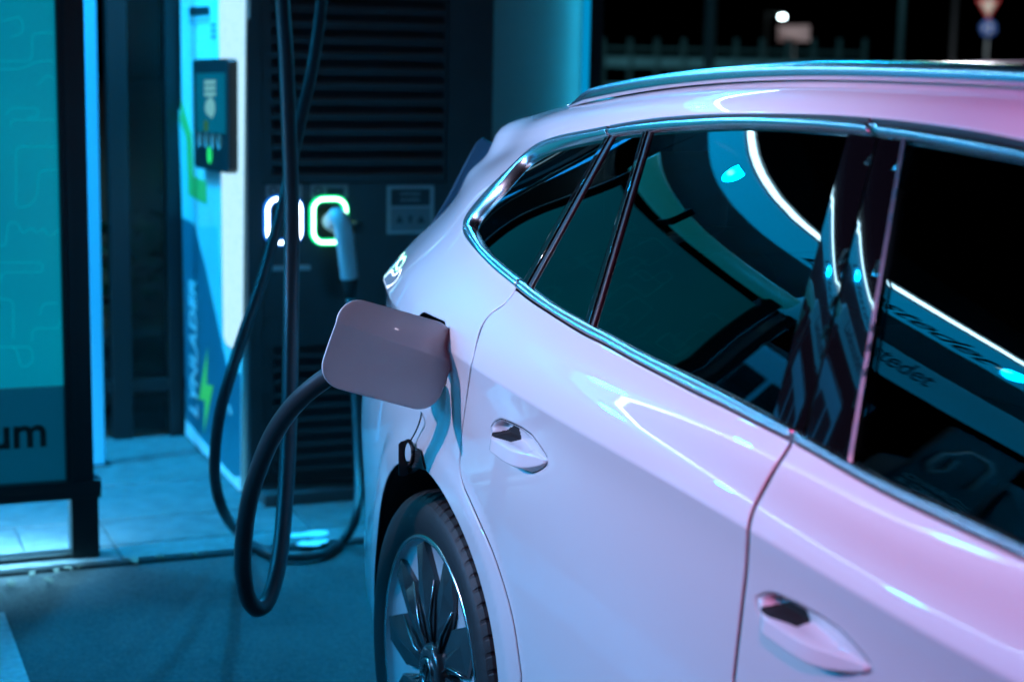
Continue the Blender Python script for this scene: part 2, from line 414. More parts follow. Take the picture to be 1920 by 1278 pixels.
# ================================================================== backlit information kiosk at the left
XK = -2.25
ki = tag(empty('information_kiosk', (XK, -1.9, 0)), 'backlit teal information panel in a black frame at the left edge', 'kiosk')
BLK = mat('frame_black', (.008, .009, .010), .38, bump=.08, bscale=500)
yk0, yk1 = -2.62, -1.302
scm = bpy.data.materials.new('backlit_teal_print'); scm.use_nodes = True
_n = scm.node_tree.nodes; _L = scm.node_tree.links; _b = _n['Principled BSDF']
_b.inputs['Base Color'].default_value = (.0, .10, .14, 1); _b.inputs['Roughness'].default_value = .25
_tc = _n.new('ShaderNodeTexCoord'); _t = _n.new('ShaderNodeTexNoise'); _t.inputs['Scale'].default_value = 1.1; _t.inputs['Detail'].default_value = 3
_cr = _n.new('ShaderNodeValToRGB'); _cr.color_ramp.elements[0].position = .3; _cr.color_ramp.elements[1].position = .75
_cr.color_ramp.elements[0].color = (.0, .185, .29, 1); _cr.color_ramp.elements[1].color = (.0, .275, .37, 1)
_L.new(_tc.outputs['Object'], _t.inputs['Vector']); _L.new(_t.outputs['Fac'], _cr.inputs['Fac']); _L.new(_cr.outputs['Color'], _b.inputs['Emission Color']); _b.inputs['Emission Strength'].default_value = .95
scr = box('light_panel', XK-.03, XK, yk0, yk1, .560, 2.33, scm, ki, 0)
# line drawing printed on the panel
LINE = emis('printed_line', (.0, .34, .48), 1.)
random.seed(21)
def drawn(pts, r=.02):
    """rounded path as a thin flat ribbon"""
    P = []
    for i, p in enumerate(pts):
        p = np.array(p, float)
        if 0 < i < len(pts)-1:
            a, b = np.array(pts[i-1], float), np.array(pts[i+1], float)
            da, db = (a-p)/np.linalg.norm(a-p), (b-p)/np.linalg.norm(b-p); rr = min(r, np.linalg.norm(a-p)*.48, np.linalg.norm(b-p)*.48)
            for t in np.linspace(0, 1, 7): P.append((1-t)**2*(p+da*rr)+2*t*(1-t)*p+t*t*(p+db*rr))
        else: P.append(p)
    P = np.array(P); T = np.gradient(P, axis=0); T /= np.linalg.norm(T, axis=1)[:, None]+1e-9; N = np.stack([-T[:, 1], T[:, 0]], 1)*.0013
    V = [(XK+.0012, *q) for q in np.vstack([P+N, P-N])]; n = len(P)
    return V, [(i, i+1, n+i+1, n+i) for i in range(n-1)]
lines = MB()
def px2k(u, v): p = onX(u, v, XK); return (p[1], p[2])
for path in ([(0,115),(60,115),(60,62),(110,62)], [(0,130),(40,130),(70,115),(102,115)], [(10,215),(20,203),(48,203),(72,203),(72,220),(50,220)], [(20,240),(20,225),(104,225)], [(30,385),(30,275),(107,275)], [(32,388),(52,388),(70,370),(72,320),(108,318)], [(0,460),(10,460),(16,415),(35,418),(40,440),(60,425),(70,440),(80,425),(92,445),(112,430)], [(0,530),(5,510),(80,510),(80,492),(3,492)], [(0,560),(25,562),(25,635)], [(60,640),(60,615),(110,615),(112,600)], [(0,650),(30,650),(40,690),(62,680),(60,650),(20,650)], [(75,590),(80,568),(108,568)], [(70,160),(90,140),(102,150)], [(5,40),(40,30),(45,62),(20,70)]):
    V, F = drawn([px2k(*q) for q in path]); lines.add(V, F)
for k in range(26):
    y, z = random.uniform(yk0+.1, yk1-.5), random.uniform(.7, 2.2); pts = [(y, z)]
    for j in range(5):
        y += random.choice([-1, 1])*random.uniform(.05, .18) if j % 2 else 0; z += 0 if j % 2 else random.choice([-1, 1])*random.uniform(.05, .15); pts.append((y, z))
    V, F = drawn(pts); lines.add([(a, min(max(b, yk0+.02), yk1-.02), min(max(c, .6), 2.3)) for a, b, c in V], F)
tag(lines.build('printed_lines', LINE, scr), kind='stuff')
low = box('lower_panel', XK-.028, XK-.002, yk0, yk1, .262, .552, mat('frosted_panel', (.02, .05, .065), .35, emit=(.0, .045, .09), estr=1.), ki, .002)
c = onX(-22, 842, XK); textmesh('lettering', 'um', .140, .002, mat('letter_dark', (.012, .02, .016), .4), low, (XK+.001, c[1], c[2]), (0, 1, 0), (0, 0, 1), bold=.022)
box('post', XK-.05, XK+.028, yk1, -1.218, .236, 2.40, BLK, ki, .004)
box('post_rib', XK+.028, XK+.034, yk1+.018, yk1+.030, .262, 2.40, BLK, ki, .001)
box('post', XK-.05, XK+.028, yk0-.08, yk0, .236, 2.40, BLK, ki, .004)
box('rail', XK-.055, XK+.035, yk0-.09, -1.196, .234, .262, BLK, ki, .004)
box('rail_lip', XK+.022, XK+.0345, yk0-.088, -1.198, .206, .236, BLK, ki, .002)
box('leg', XK-.05, XK+.025, -1.290, -1.205, .004, .226, BLK, ki, .004)
box('leg', XK-.05, XK+.025, yk0-.08, yk0, .004, .226, BLK, ki, .004)
box('foot_rail', XK-.045, XK+.02, yk0, -1.290, .004, .030, BLK, ki, .003)
MB().tube([(XK-.01, yk0-.1, 2.44), (XK-.01, -1.19, 2.44)], .055, 20).build('top_tube', mat('top_tube_selflit', (.40, .44, .45), .45, emit=(.0, .42, .50), estr=1.), ki, True)  # tube glows by itself in place of lamp light falling on it
box('tube_bracket', XK-.075, XK+.055, -1.83, -1.77, 2.375, 2.505, BLK, ki, .004)
# strip lamp under the panel, shining on the pavement
box('under_lamp', XK-.045, XK+.005, yk0+.05, yk1-.01, .228, .233, emis('under_lamp_light', (.25, .75, 1.), 6.), ki, 0)
ul = lamp('under_lamp_light', 'AREA', (XK-.03, -1.88, .224), P_KIOSK, (.20, .66, 1.), 1.30, (XK-.12, -1.88, .0), sy=.05, parent=ki)
_z = Vector((.09, 0, .224)).normalized(); _x = Vector((0, 1, 0)); _y = _z.cross(_x)
ul.rotation_euler = Matrix((_x, _y, _z)).transposed().to_euler()
# light post and dark railing further back
lp = tag(empty('light_post', (-3.46, -1.01, 0)), 'slim pale blue illuminated post between the kiosk and the dark railing', 'post')
q0, q1 = onX(176, 870, -3.46), onX(197, 870, -3.46)
box('post_shaft', -3.50, -3.455, q0[1], q1[1], .012, 3.0, mat('post_lit_acrylic', (.10, .35, .5), .3, emit=(.0, .25, .58), estr=.68), lp, .004)
box('post_foot', -3.53, -3.43, q0[1]-.02, q1[1]+.02, .004, .016, BLK, lp, .002)
ra = tag(empty('railing', (-3.9, -1.2, 0)), 'black steel railing with dark glass behind the light post', 'railing')
for u0, u1 in ((213, 250),):
    a, b = onX(u0, 828, -3.88), onX(u1, 828, -3.88); box('post', -3.94, -3.87, a[1], b[1], .004, 3.0, BLK, ra, .003)
box('post', -3.94, -3.87, -.66, -.60, .004, 3.0, BLK, ra, .003); box('post', -3.94, -3.87, -2.6, -2.53, .004, 3.0, BLK, ra, .003)
z1, z2 = onX(300, 730, -3.9)[2], onX(300, 708, -3.9)[2]
box('rail', -3.925, -3.885, -2.6, .9, z1, z2, BLK, ra, .003)
GLS = glassmat('railing_glass', (.42, .55, .58), 1.3, .3)
for a, b, z0, z3 in ((-.86, -.66, z2+.01, 2.9), (-.86, -.66, .03, z1-.01), (-2.53, -.93, z2+.01, 2.9), (-2.53, -.93, .03, z1-.01)):
    box('glass_pane', -3.91, -3.90, a+.004, b-.004, z0, z3, GLS, ra, 0)
# ground behind: low wall, grass bank, hedge
lw = box('low_wall', -4.9, -4.65, -8, 3, -.02, .30, CONC2, None, .01); tag(lw, 'low concrete wall behind the dark railing', 'wall')
hd = MB(); random.seed(5)
for k in range(5200):
    x = random.uniform(-7., -5.1); y = random.uniform(-5, 2.2); h = .95+.25*math.sin(y*1.7)+.12*math.sin(y*5.1)
    z = random.uniform(.05, 1.)*h; s_ = random.uniform(.03, .07); a = random.uniform(0, 6.28); t = random.uniform(-1, 1)
    d1 = Vector((math.cos(a), math.sin(a), t*.6))*s_; d2 = Vector((-math.sin(a), math.cos(a), random.uniform(-.6, .6)))*s_*.5; c = Vector((x, y, z))
    hd.add([c-d1, c+d2, c+d1, c-d2], [(0, 1, 2, 3)])
tag(hd.build('hedge', mat('hedge_leaf', (.05, .09, .03), .6, noise=.4, nscale=3)), 'dark leafy hedge behind the railing', 'hedge', kind='stuff')

# ================================================================== second cabinet to the right of the charger
XP = -3.0
c2 = tag(empty('charger_cabinet', (XP-.4, .5, 0)), 'plain dark cabinet with a glowing right edge behind the car roof', 'cabinet')
ya, yb_ = .335, onX(1093, 90, XP)[1]
box('cabinet', XP-.8, XP-.01, ya+.01, yb_-.01, .05, CT, DARK, c2, .01)
box('front_panel', XP-.012, XP, ya, yb_, .10, CT, mat('cabinet_enamel', (.20, .22, .22), .5, noise=.06, nscale=5, rvar=.1), c2, .006)
box('corner_trim', XP-.02, XP+.006, ya, ya+.022, .10, CT, mat('trim_green', (.10, .22, .19), .35, metal=.5), c2, .003)
box('light_edge', XP-.03, XP+.035, yb_, yb_+.012, .10, CT, emis('edge_light_cyan', (.0, .45, .95), .6), c2, 0)
lamp('edge_light', 'AREA', (XP+.045, yb_-.002, 1.5), P_EDGE, (.02, .6, 1.), .06, (XP-.02, yb_-.25, 1.5), sy=1.8, parent=c2)
box('side_post', XP-.10, XP+.02, yb_+.014, yb_+.075, .0, CT+.1, BLK, c2, .004)
# ================================================================== THE CAR
# body surface: rows along the car (sill ... roof centre), stations nose ... tail, natural cubic splines both ways
XS = [3.62, 3.58, 3.42, 3.1, 2.6, 2.1, 1.65, 1.2, .75, .35, 0, -.3, -.55, -.75]
def rowdef(w12, dw, z_mid, zf, T, wf=(0, .48, .78, .92, .985, 1., 1.), comp=False, wabs=None):
    """w12 half width at x=1.2, dw change of width at x=.75 ... -.75, z_mid heights at x=1.65 ... -.75, zf heights at the first six stations, T tail"""
    w = [w12*f for f in wf]+[w12]+[w12+d for d in dw]
    if wabs: w[:7] = wabs
    z = list(zf)+list(z_mid)
    x = list(XS)
    if comp:
        k = ((T+.2)-.35)/(-.75-.35)
        x = [a if a >= .35 else .35+(a-.35)*k for a in x]
    w7, z7, x7 = w[-1], z[-1], x[-1]
    x += [T+.085, T+.02, T]; w += [w7-.11, w7*.48, 0]; z += [z7]*3
    return np.array([x, w, z]).T
LOWD = [-.001, -.003, -.006, -.020, -.052, -.105]
MLD = [-.001, -.004, -.011, -.038, -.090, -.155]
MIDD = [-.002, -.007, -.018, -.060, -.125, -.20]
def const(z, n=8): return [z]*n
def interp_z(v): return v
def smst_np(w): return np.clip(w/.3, 0, 1)
ROWS = [
 rowdef(.80, LOWD, const(.20), [.20]*6, -.93),
 rowdef(.87, LOWD, const(.26), [.26]*6, -.96),
 rowdef(.900, LOWD, const(.37), [.37]*6, -.985),
 rowdef(.903, LOWD, const(.55), [.52]*6, -1.0),
 rowdef(.912, LOWD, const(.74), [.62, .64, .68, .72, .74, .74], -.99),
 rowdef(.927, MLD, [.895, .905, .915, .92, .922, .925, .925, .925], [.68, .70, .76, .83, .87, .89], -.965),
 rowdef(.937, MIDD, [.965, .98, .993, 1.007, 1.024, 1.034, 1.036, 1.036], [.70, .73, .80, .89, .94, .96], -.955),
 rowdef(.945, MIDD, [1.00, 1.017, 1.030, 1.045, 1.066, 1.078, 1.08, 1.08], [.72, .75, .83, .93, .98, .995], -.945),
 rowdef(.925, [0, -.003, -.014, -.066, -.150, -.236], [1.035, 1.052, 1.066, 1.085, 1.112, 1.132, 1.14, 1.14], [.74, .77, .86, .97, 1.025, 1.04], -.935),
 rowdef(.890, [-.003, -.010, -.035, -.094, -.178, -.262], [1.064, 1.083, 1.105, 1.135, 1.175, 1.210, 1.225, 1.225], [.755, .79, .885, 1.0, 1.055, 1.08], -.88, comp=True),
 rowdef(.868, [-.004, -.018, -.047, -.106, -.188, -.270], [1.108, 1.128, 1.155, 1.187, 1.225, 1.262, 1.28, 1.28], [.765, .80, .90, 1.015, 1.07, 1.10], -.84, comp=True),
 rowdef(.690, [-.004, -.011, -.022, -.046, -.084, -.126], [1.492, 1.507, 1.500, 1.468, 1.436, 1.405, 1.383, 1.372], [.80, .84, .94, 1.045, 1.13, 1.37], -.77, comp=True, wabs=[0, .38, .62, .74, .80, .745, .70]),
 rowdef(.668, [-.004, -.012, -.024, -.048, -.084, -.120], [1.517, 1.533, 1.527, 1.500, 1.470, 1.443, 1.425, 1.416], [.805, .845, .95, 1.055, 1.145, 1.395], -.76, comp=True, wabs=[0, .36, .59, .71, .775, .715, .675]),
 rowdef(.605, [-.004, -.012, -.026, -.054, -.096, -.130], [1.543, 1.562, 1.557, 1.534, 1.507, 1.482, 1.463, 1.452], [.81, .855, .96, 1.065, 1.16, 1.42], -.75, comp=True, wabs=[0, .33, .53, .64, .70, .635, .61]),
 rowdef(.44, [-.005, -.015, -.03, -.045, -.06, -.075], [1.565, 1.588, 1.585, 1.562, 1.536, 1.510, 1.490, 1.478], [.815, .865, .975, 1.08, 1.18, 1.44], -.75, comp=True, wabs=[0, .24, .38, .46, .50, .46, .445]),
 rowdef(.20, [-.002, -.006, -.012, -.02, -.03, -.04], [1.572, 1.598, 1.597, 1.577, 1.550, 1.523, 1.502, 1.488], [.82, .87, .985, 1.09, 1.19, 1.45], -.745, comp=True, wabs=[0, .11, .17, .21, .23, .21, .20]),
 rowdef(.0, [0]*6, [1.574, 1.601, 1.6, 1.58, 1.553, 1.526, 1.505, 1.49], [.82, .872, .988, 1.093, 1.193, 1.452], -.745, comp=True, wabs=[0]*7),
]
_mid = .5*(ROWS[10]+ROWS[11]); _mid[:, 1] += .012*smst_np(_mid[:, 1])
ROWS.insert(11, _mid)
PTS = np.array(ROWS)            # rows x stations x (x,w,z)
NR, NS = PTS.shape[:2]
CREASE = [7, 10, 12]
def natspline(t, breaks=()):
    """returns f(q, der) giving cardinal weights (N,len(t)); natural cubic, tangent breaks at given knots"""
    t = np.array(t); n = len(t)
    segs = [0]+list(breaks)+[n-1]
    def second(a, b):
        m = b-a+1; A = np.zeros((m, m)); B = np.zeros((m, n)); A[0, 0] = A[-1, -1] = 1
        for i in range(1, m-1):
            h0, h1 = t[a+i]-t[a+i-1], t[a+i+1]-t[a+i]
            A[i, i-1], A[i, i], A[i, i+1] = h0, 2*(h0+h1), h1
            B[i, a+i-1] += 6/h0; B[i, a+i] += -6/h0-6/h1; B[i, a+i+1] += 6/h1
        return np.linalg.solve(A, B)
    SD = [(a, b, second(a, b)) for a, b in zip(segs[:-1], segs[1:])]
    def f(q):
        q = np.clip(np.asarray(q, float), t[0], t[-1]); Wt = np.zeros((len(q), n))
        k = np.clip(np.searchsorted(t, q, side='right')-1, 0, n-2)
        for a, b, M2 in SD:
            m = (k >= a) & (k < b)
            if not m.any(): continue
            kk = k[m]; h = t[kk+1]-t[kk]; l = (t[kk+1]-q[m])/h; r = (q[m]-t[kk])/h
            idx = np.where(m)[0]
            Wt[idx, kk] += l; Wt[idx, kk+1] += r
            Wt[idx] += ((l**3-l)*h*h/6)[:, None]*M2[kk-a]+((r**3-r)*h*h/6)[:, None]*M2[kk-a+1]
        return Wt
    return f
_uk = np.concatenate([[0], np.cumsum(np.linalg.norm(np.diff(PTS[5:10].mean(0), axis=0), axis=1))])
_vk = np.concatenate([[0], np.cumsum(np.linalg.norm(np.diff(PTS[:, 7], axis=0), axis=1))])
_vk2 = np.concatenate([[0], np.cumsum(np.linalg.norm(np.diff(PTS[:, 12], axis=0), axis=1))])
FU, FV, _FS = natspline(_uk), natspline(_vk, CREASE), natspline(_vk2, [7])
def FVS(v): return _FS(np.interp(v, _vk, _vk2))
UX = lambda x: float(np.interp(-x, [-a for a in XS], _uk[:len(XS)]))       # u for a lengthwise place (about)
VR = lambda i: float(_vk[i])
def smst(a, b, x): t = np.clip((x-a)/(b-a), 0, 1); return t*t*(3-2*t)
def S(u, v):
    u = np.atleast_1d(u).astype(float); v = np.atleast_1d(v).astype(float)
    m = smst(UX(.10), UX(-.25), u)[:, None]
    A = FU(u)@PTS.transpose(1, 0, 2).reshape(NS, -1)
    P = np.einsum('nr,nrc->nc', FV(v)*(1-m)+FVS(v)*m, A.reshape(-1, NR, 3))
    for cx in (0., 2.765):
        r = np.hypot(P[:, 0]-cx, P[:, 2]-.37)
        P[:, 1] += .014*smst(.52, .465, r)*(P[:, 2] < .95)*smst(.9, .75, P[:, 2])
    return np.stack([P[:, 0], -P[:, 1], P[:, 2]], 1)
def SN(u, v):
    e = .002
    du = S(np.asarray(u)+e, v)-S(np.asarray(u)-e, v); dv = S(u, np.asarray(v)+e)-S(u, np.asarray(v)-e)
    n = np.cross(dv, du); n /= np.linalg.norm(n, axis=1)[:, None]+1e-12
    return n
# coarse lattice for looking up pixels on the surface
_gu = np.linspace(UX(2.3), _uk[-1], 330); _gv = np.linspace(0, _vk[-1], 240)
_GU, _GV = np.meshgrid(_gu, _gv, indexing='ij')
_GP = S(_GU.ravel(), _GV.ravel())
_nv = len(_gv)
_GF = [(i*_nv+j, (i+1)*_nv+j, (i+1)*_nv+j+1, i*_nv+j+1) for i in range(len(_gu)-1) for j in range(_nv-1)]
BVH = BVHTree.FromPolygons([tuple(p) for p in _GP], _GF)
def pix2uv(px, py):
    h = BVH.ray_cast(Vector(CAMP), Vector(ray(px, py)))
    if h[0] is None: raise ValueError('pixel misses the body %s' % ((px, py),))
    f = _GF[h[2]]; q = np.array([_GU.ravel()[f[0]]+.5*(_gu[1]-_gu[0]), _GV.ravel()[f[0]]+.5*(_gv[1]-_gv[0])])
    for _ in range(6):
        e = 1e-4
        Q = proj(S([q[0], q[0]+e, q[0]], [q[1], q[1], q[1]+e]))
        J = np.array([(Q[1]-Q[0])/e, (Q[2]-Q[0])/e]).T
        st = np.linalg.lstsq(J, np.array([px, py])-Q[0], rcond=None)[0]
        q = q+np.clip(st, -.02, .02)
    return q
def pixcurve(pts, n=6): return [pix2uv(*p) for p in catmull(pts, n)]
def xz2uv(x, z, q=None):
    q = np.array(q if q is not None else [UX(x), np.interp(z, PTS[:, 7, 2], _vk)])
    for _ in range(12):
        e = 1e-4; P = S([q[0], q[0]+e, q[0]], [q[1], q[1], q[1]+e])[:, [0, 2]]
        J = np.array([(P[1]-P[0])/e, (P[2]-P[0])/e]).T
        q = q+np.clip(np.linalg.lstsq(J, np.array([x, z])-P[0], rcond=None)[0], -.05, .05)
    return q
def inpoly(P, L):
    P = np.asarray(P); L = np.asarray(L); x, y = P[:, 0], P[:, 1]; c = np.zeros(len(P), bool)
    for (x1, y1), (x2, y2) in zip(L, np.roll(L, -1, 0)):
        if y1 == y2: continue
        m = (y1 > y) != (y2 > y); c ^= m & (x < (x2-x1)*(y-y1)/(y2-y1)+x1)
    return c
def resample(L, d, closed=True):
    L = np.asarray(L, float); Q = np.vstack([L, L[:1]]) if closed else L
    s = np.concatenate([[0], np.cumsum(np.linalg.norm(np.diff(Q, axis=0), axis=1))])
    n = max(8 if closed else 2, int(round(s[-1]/d)))
    t = np.linspace(0, s[-1], n+1)[:-1 if closed else None]
    return np.stack([np.interp(t, s, Q[:, 0]), np.interp(t, s, Q[:, 1])], 1)
def orient(L):
    L = np.asarray(L); a = 0.5*np.sum(L[:, 0]*np.roll(L[:, 1], -1)-np.roll(L[:, 0], -1)*L[:, 1])
    return L if a > 0 else L[::-1]
def inset(L, d):
    """move a counter-clockwise loop inwards by d (negative: outwards)"""
    L = np.asarray(L); t = np.roll(L, -1, 0)-np.roll(L, 1, 0); t /= np.linalg.norm(t, axis=1)[:, None]+1e-12
    return L+d*np.stack([-t[:, 1], t[:, 0]], 1)
def panel(name, outer, holes, m, parent, us, vs, off=0., gap=.0019, depth=.014, edge=.009, mirror=False, rim=True, hfun=None, dark=None):
    """a sheet of the body surface inside the outer loop and outside the holes, with turned-in edges"""
    outer = orient(inset(orient(resample(outer, edge)), gap)); hs = [orient(inset(orient(resample(h, edge)), -gap)) for h in holes]
    G = np.array(np.meshgrid(us, vs, indexing='ij')).reshape(2, -1).T
    G = G[inpoly(G, outer)]
    for h in hs: G = G[~inpoly(G, h)]
    B = np.vstack([outer]+hs)
    from mathutils.kdtree import KDTree
    kd = KDTree(len(B))
    for i, b in enumerate(B): kd.insert((b[0], b[1], 0), i)
    kd.balance()
    G = np.array([g for g in G if kd.find((g[0], g[1], 0))[2] > edge*.55]) if len(G) else G
    In = [inset(outer, .0035)]+[inset(h, -.0035) for h in hs] if rim else []
    pts = np.vstack([B]+In+([G] if len(G) else []))
    E = []; k = 0
    for L in [outer]+hs:
        n = len(L); E += [(k+i, k+(i+1) % n) for i in range(n)]; k += n
    r = delaunay_2d_cdt([Vector(p) for p in pts], E, [], 0, 1e-7)
    V2 = np.array([v[:] for v in r[0]]); T = np.array([f[:] for f in r[2] if len(f) == 3])
    c = V2[T].mean(1); ok = inpoly(c, outer)
    for h in hs: ok &= ~inpoly(c, h)
    T = T[ok]
    om = r[3]; back = {}
    for i, l in enumerate(om):
        for a in l: back.setdefault(a, i)
    N = SN(V2[:, 0], V2[:, 1]); P = S(V2[:, 0], V2[:, 1])+N*off
    if hfun is not None: P = P+N*hfun(V2)[:, None]
    V = list(P); F = [tuple(t) for t in T]; NN = list(N); base = len(V)
    # make triangles face outwards
    a, b_, c_ = P[T[:, 0]], P[T[:, 1]], P[T[:, 2]]
    flip = (np.cross(b_-a, c_-a)*N[T].mean(1)).sum(1) < 0
    F = [tuple(t[::-1]) if fl else tuple(t) for t, fl in zip(T.tolist(), flip)]
    if hfun is not None:
        NN = None
    walls = []
    if rim and depth > 0:
        k = 0
        for li, L in enumerate([outer]+hs):
            n = len(L); ids = [back[k+i] for i in range(n)]; k += n
            Pl = P[ids]; Nl = N[ids]
            tl = np.roll(Pl, -1, 0)-np.roll(Pl, 1, 0); o_ = np.cross(tl, Nl); o_ /= np.linalg.norm(o_, axis=1)[:, None]+1e-12
            # outward sense: away from the sheet
            cen = S(*(inset(L, .004 if li == 0 else -.004).T))+Nl*off
            o_ *= np.sign(((Pl-cen)*o_).sum(1).mean())
            i0 = len(V)
            for q in range(n): V.append(Pl[q]-Nl[q]*.0016+o_[q]*.0009)
            for q in range(n): V.append(Pl[q]-Nl[q]*depth+o_[q]*.0009)
            if NN is not None:
                for q, i in enumerate(ids): NN[i] = (Nl[q]*.9+o_[q]*.43)
                NN += [o_[q]*.97+Nl[q]*.25 for q in range(n)]+[o_[q] for q in range(n)]
            for q in range(n):
                q2 = (q+1) % n
                for wall, A in enumerate(((ids[q], ids[q2], i0+q2, i0+q), (i0+q, i0+q2, i0+n+q2, i0+n+q))):
                    if wall: walls.append(len(F))
                    pa = [V[i] for i in A]; fn = np.cross(pa[1]-pa[0], pa[3]-pa[0])
                    F.append(A if fn@o_[q] > 0 else A[::-1])
    V = np.array(V)
    if mirror:
        V = V*np.array([1, -1, 1]); F = [f[::-1] for f in F]
        if NN is not None: NN = [np.array(n)*np.array([1, -1, 1]) for n in NN]
    o = pydata(name, V, F, m if dark is None else [m, dark], parent, True)
    if dark is not None:
        mi = np.zeros(len(F), int); mi[walls] = 1; o.data.polygons.foreach_set('material_index', mi.tolist())
    if NN is not None:
        NA = np.array(NN); NA /= np.linalg.norm(NA, axis=1)[:, None]+1e-12
        o.data.normals_split_custom_set_from_vertices([tuple(x) for x in NA])
    return o

car = tag(empty('parked_car', (0, 0, 0)), 'white five-door electric car plugged in beside the chargers, fuel flap open', 'car')
car['label'] = 'white electric car with open charging flap parked in front of the charger'
PAINT = mat('white_car_paint', (.80, .80, .82), .40, coat=1., coat_rough=.005)
BLACKP = mat('black_plastic', (.012, .013, .015), .45, bump=.15, bscale=900)
PIANO = mat('gloss_black', (.004, .004, .005), .04)
CHROME = mat('satin_chrome', (.78, .80, .82), .22, metal=1.)
PRIV = glassmat('tinted_glass', (.10, .12, .125), 1.55)
RUBBER = mat('tyre_rubber', (.022, .022, .024), .55, bump=.2, bscale=400)
DARKGAP = mat('shut_line_black', (.01, .01, .012), .8)

# lattice
US = np.concatenate([np.arange(.03, UX(1.95), .05), np.arange(UX(1.95), UX(.9), .017), np.arange(UX(.9), UX(-.75), .0135), np.arange(UX(-.75), _uk[-1]-.01, .02)])
VSl = np.concatenate([np.arange(.02, VR(10), .013), np.arange(VR(10), VR(15), .016), np.arange(VR(15), _vk[-1]-.01, .05)])
VSl = np.sort(np.concatenate([VSl[np.abs(VSl-VR(7)) > .008], [VR(7)-.004, VR(7), VR(7)+.004]]))

# outline curves taken from the photograph, laid on the body surface
LOW_OUT = [(866,431),(868.5,441),(887,465),(923,503),(967,539),(993,560),(1026,581.5),(1059,603),(1100,627.5),(1127,640),(1186,673),(1244,703),(1303,734),(1362,762),(1420,792),(1487,825),(1553,862),(1625,903),(1698,940),(1771,975),(1844,1008),(1920,1044)]
LOW_IN = [(886,425),(892,437),(906,461),(928,483),(954,505),(980,524.6),(1006,545),(1037,568),(1070,587),(1100,603),(1150,629),(1221,667),(1291,699),(1362,734),(1432,771),(1490,803),(1553,840),(1625,881),(1698,916),(1771,947),(1844,979),(1920,1017)]
UP_OUT = [(866,431),(867,420),(874,402),(900,370),(926,342),(960.5,309.5),(986,284),(1012,266.5),(1046.5,254),(1098,244),(1160,232),(1232,221),(1317,215),(1401,213),(1514,214),(1600,218),(1683,225.5),(1767,236),(1850,249),(1920,263)]
UP_IN = [(886,425),(890,411),(917,380),(943,351),(969,320),(986,301),(1012,287),(1046.5,275),(1098,263),(1132,257),(1160,252),(1218,246),(1317,240),(1401,238),(1514,243),(1598,250.5),(1683,262),(1767,277),(1850,292),(1920,305)]
def fair(c, sig):
    """even out the small wobble of a traced line, ends kept"""
    L = resample(np.array(c), .006, False); n = len(L); k = np.arange(-12, 13); w = np.exp(-.5*(k*.006/sig)**2); w /= w.sum()
    E = np.vstack([2*L[0]-L[12:0:-1], L, 2*L[-1]-L[-2:-14:-1]])
    return [np.array([np.sum(E[i:i+25, 0]*w), np.sum(E[i:i+25, 1]*w)]) for i in range(n)]
lo = pixcurve(LOW_OUT, 4); li_ = pixcurve(LOW_IN, 4); uo = pixcurve(UP_OUT, 4); ui = pixcurve(UP_IN, 4)
lo, li_, uo, ui = fair(lo, .022), fair(li_, .022), fair(uo, .022), fair(ui, .022)
def ext(curve, last, k=8):
    """carry a window line on beyond the picture to a place near the door mirror"""
    a = np.array(curve[-1]); d = a-np.array(curve[-4]); d /= np.linalg.norm(d); L = []
    b = np.array(last); ln = np.linalg.norm(b-a)
    for t in np.linspace(0, 1, k+1)[1:]:
        L.append((1-t)**2*a+2*t*(1-t)*(a+d*ln*.45)+t*t*b)
    return curve+L
VA = VR(10)
lo = ext(lo, (UX(2.15), VA-.006)); li_ = ext(li_, (UX(2.08), VA+.022))
uo = ext(uo, (UX(2.15), VA+.012)); ui = ext(ui, (UX(2.08), VA+.028))
DLO_OUT = np.array(lo+uo[::-1][:-1]); DLO_IN = np.array(li_+ui[::-1][:-1])
# shut lines
GAP_R = pixcurve([(966,541),(960,551),(946,568),(922,585),(907,603),(899,619),(892,645),(886,672),(881,695),(873,750),(866,800),(862,850),(862,885),(868,912),(880,940),(900,985),(922,1035),(944,1100),(962,1170),(976,1265)], 4)
GAP_B = pixcurve([(1487,822),(1474,845),(1452,880),(1430,920),(1412,955),(1404,985),(1402,1020),(1399,1070),(1392,1130),(1384,1200),(1376,1270)], 4)
_a = GAP_R[-1]; _b = GAP_B[-1]
vS = .10   # lower edge of the doors
gr = GAP_R+[np.array(_a)*(1-t)+np.array([_a[0]-.03, vS])*t for t in (.25, .5, .75)]+[np.array([_a[0]-.05, vS])]
gb = GAP_B+[np.array(_b)*(1-t)+np.array([_b[0]+.02, vS])*t for t in (.25, .5, .75, 1.)]
gfv = [np.array([UX(2.10)+.0*t, VA-.01+(vS-VA)*t]) for t in np.linspace(0, 1, 20)]
def between(curve, ua, ub):
    c = np.array(curve); return [p for p in c if min(ua, ub) < p[0] < max(ua, ub)]
u_r, u_b, u_f = gr[0][0], gb[0][0], gfv[0][0]
RDOOR = np.array([gr[0]]+gr[1:]+gb[::-1]+between(lo, u_b+.004, u_r-.004)[::-1])
FDOOR = np.array(list(gb)+gfv[::-1]+between(lo, u_f+.004, u_b-.004)[::-1])
ARCHC = (0., .372)
def arch(cx, R=.422, z0=.372):
    L = []
    for a in np.linspace(math.radians(-22), math.radians(202), 56):
        L.append(xz2uv(cx+R*math.cos(a), z0+R*math.sin(a)))
    return L
AR = arch(0.); ARL = np.array(AR+[np.array([AR[-1][0], -.0]), np.array([AR[0][0], -.0])])
AF = arch(2.765); AFL = np.array(AF+[np.array([AF[-1][0], 0.]), np.array([AF[0][0], 0.])])
ARL[-2:, 1] = .003; AFL[-2:, 1] = .003
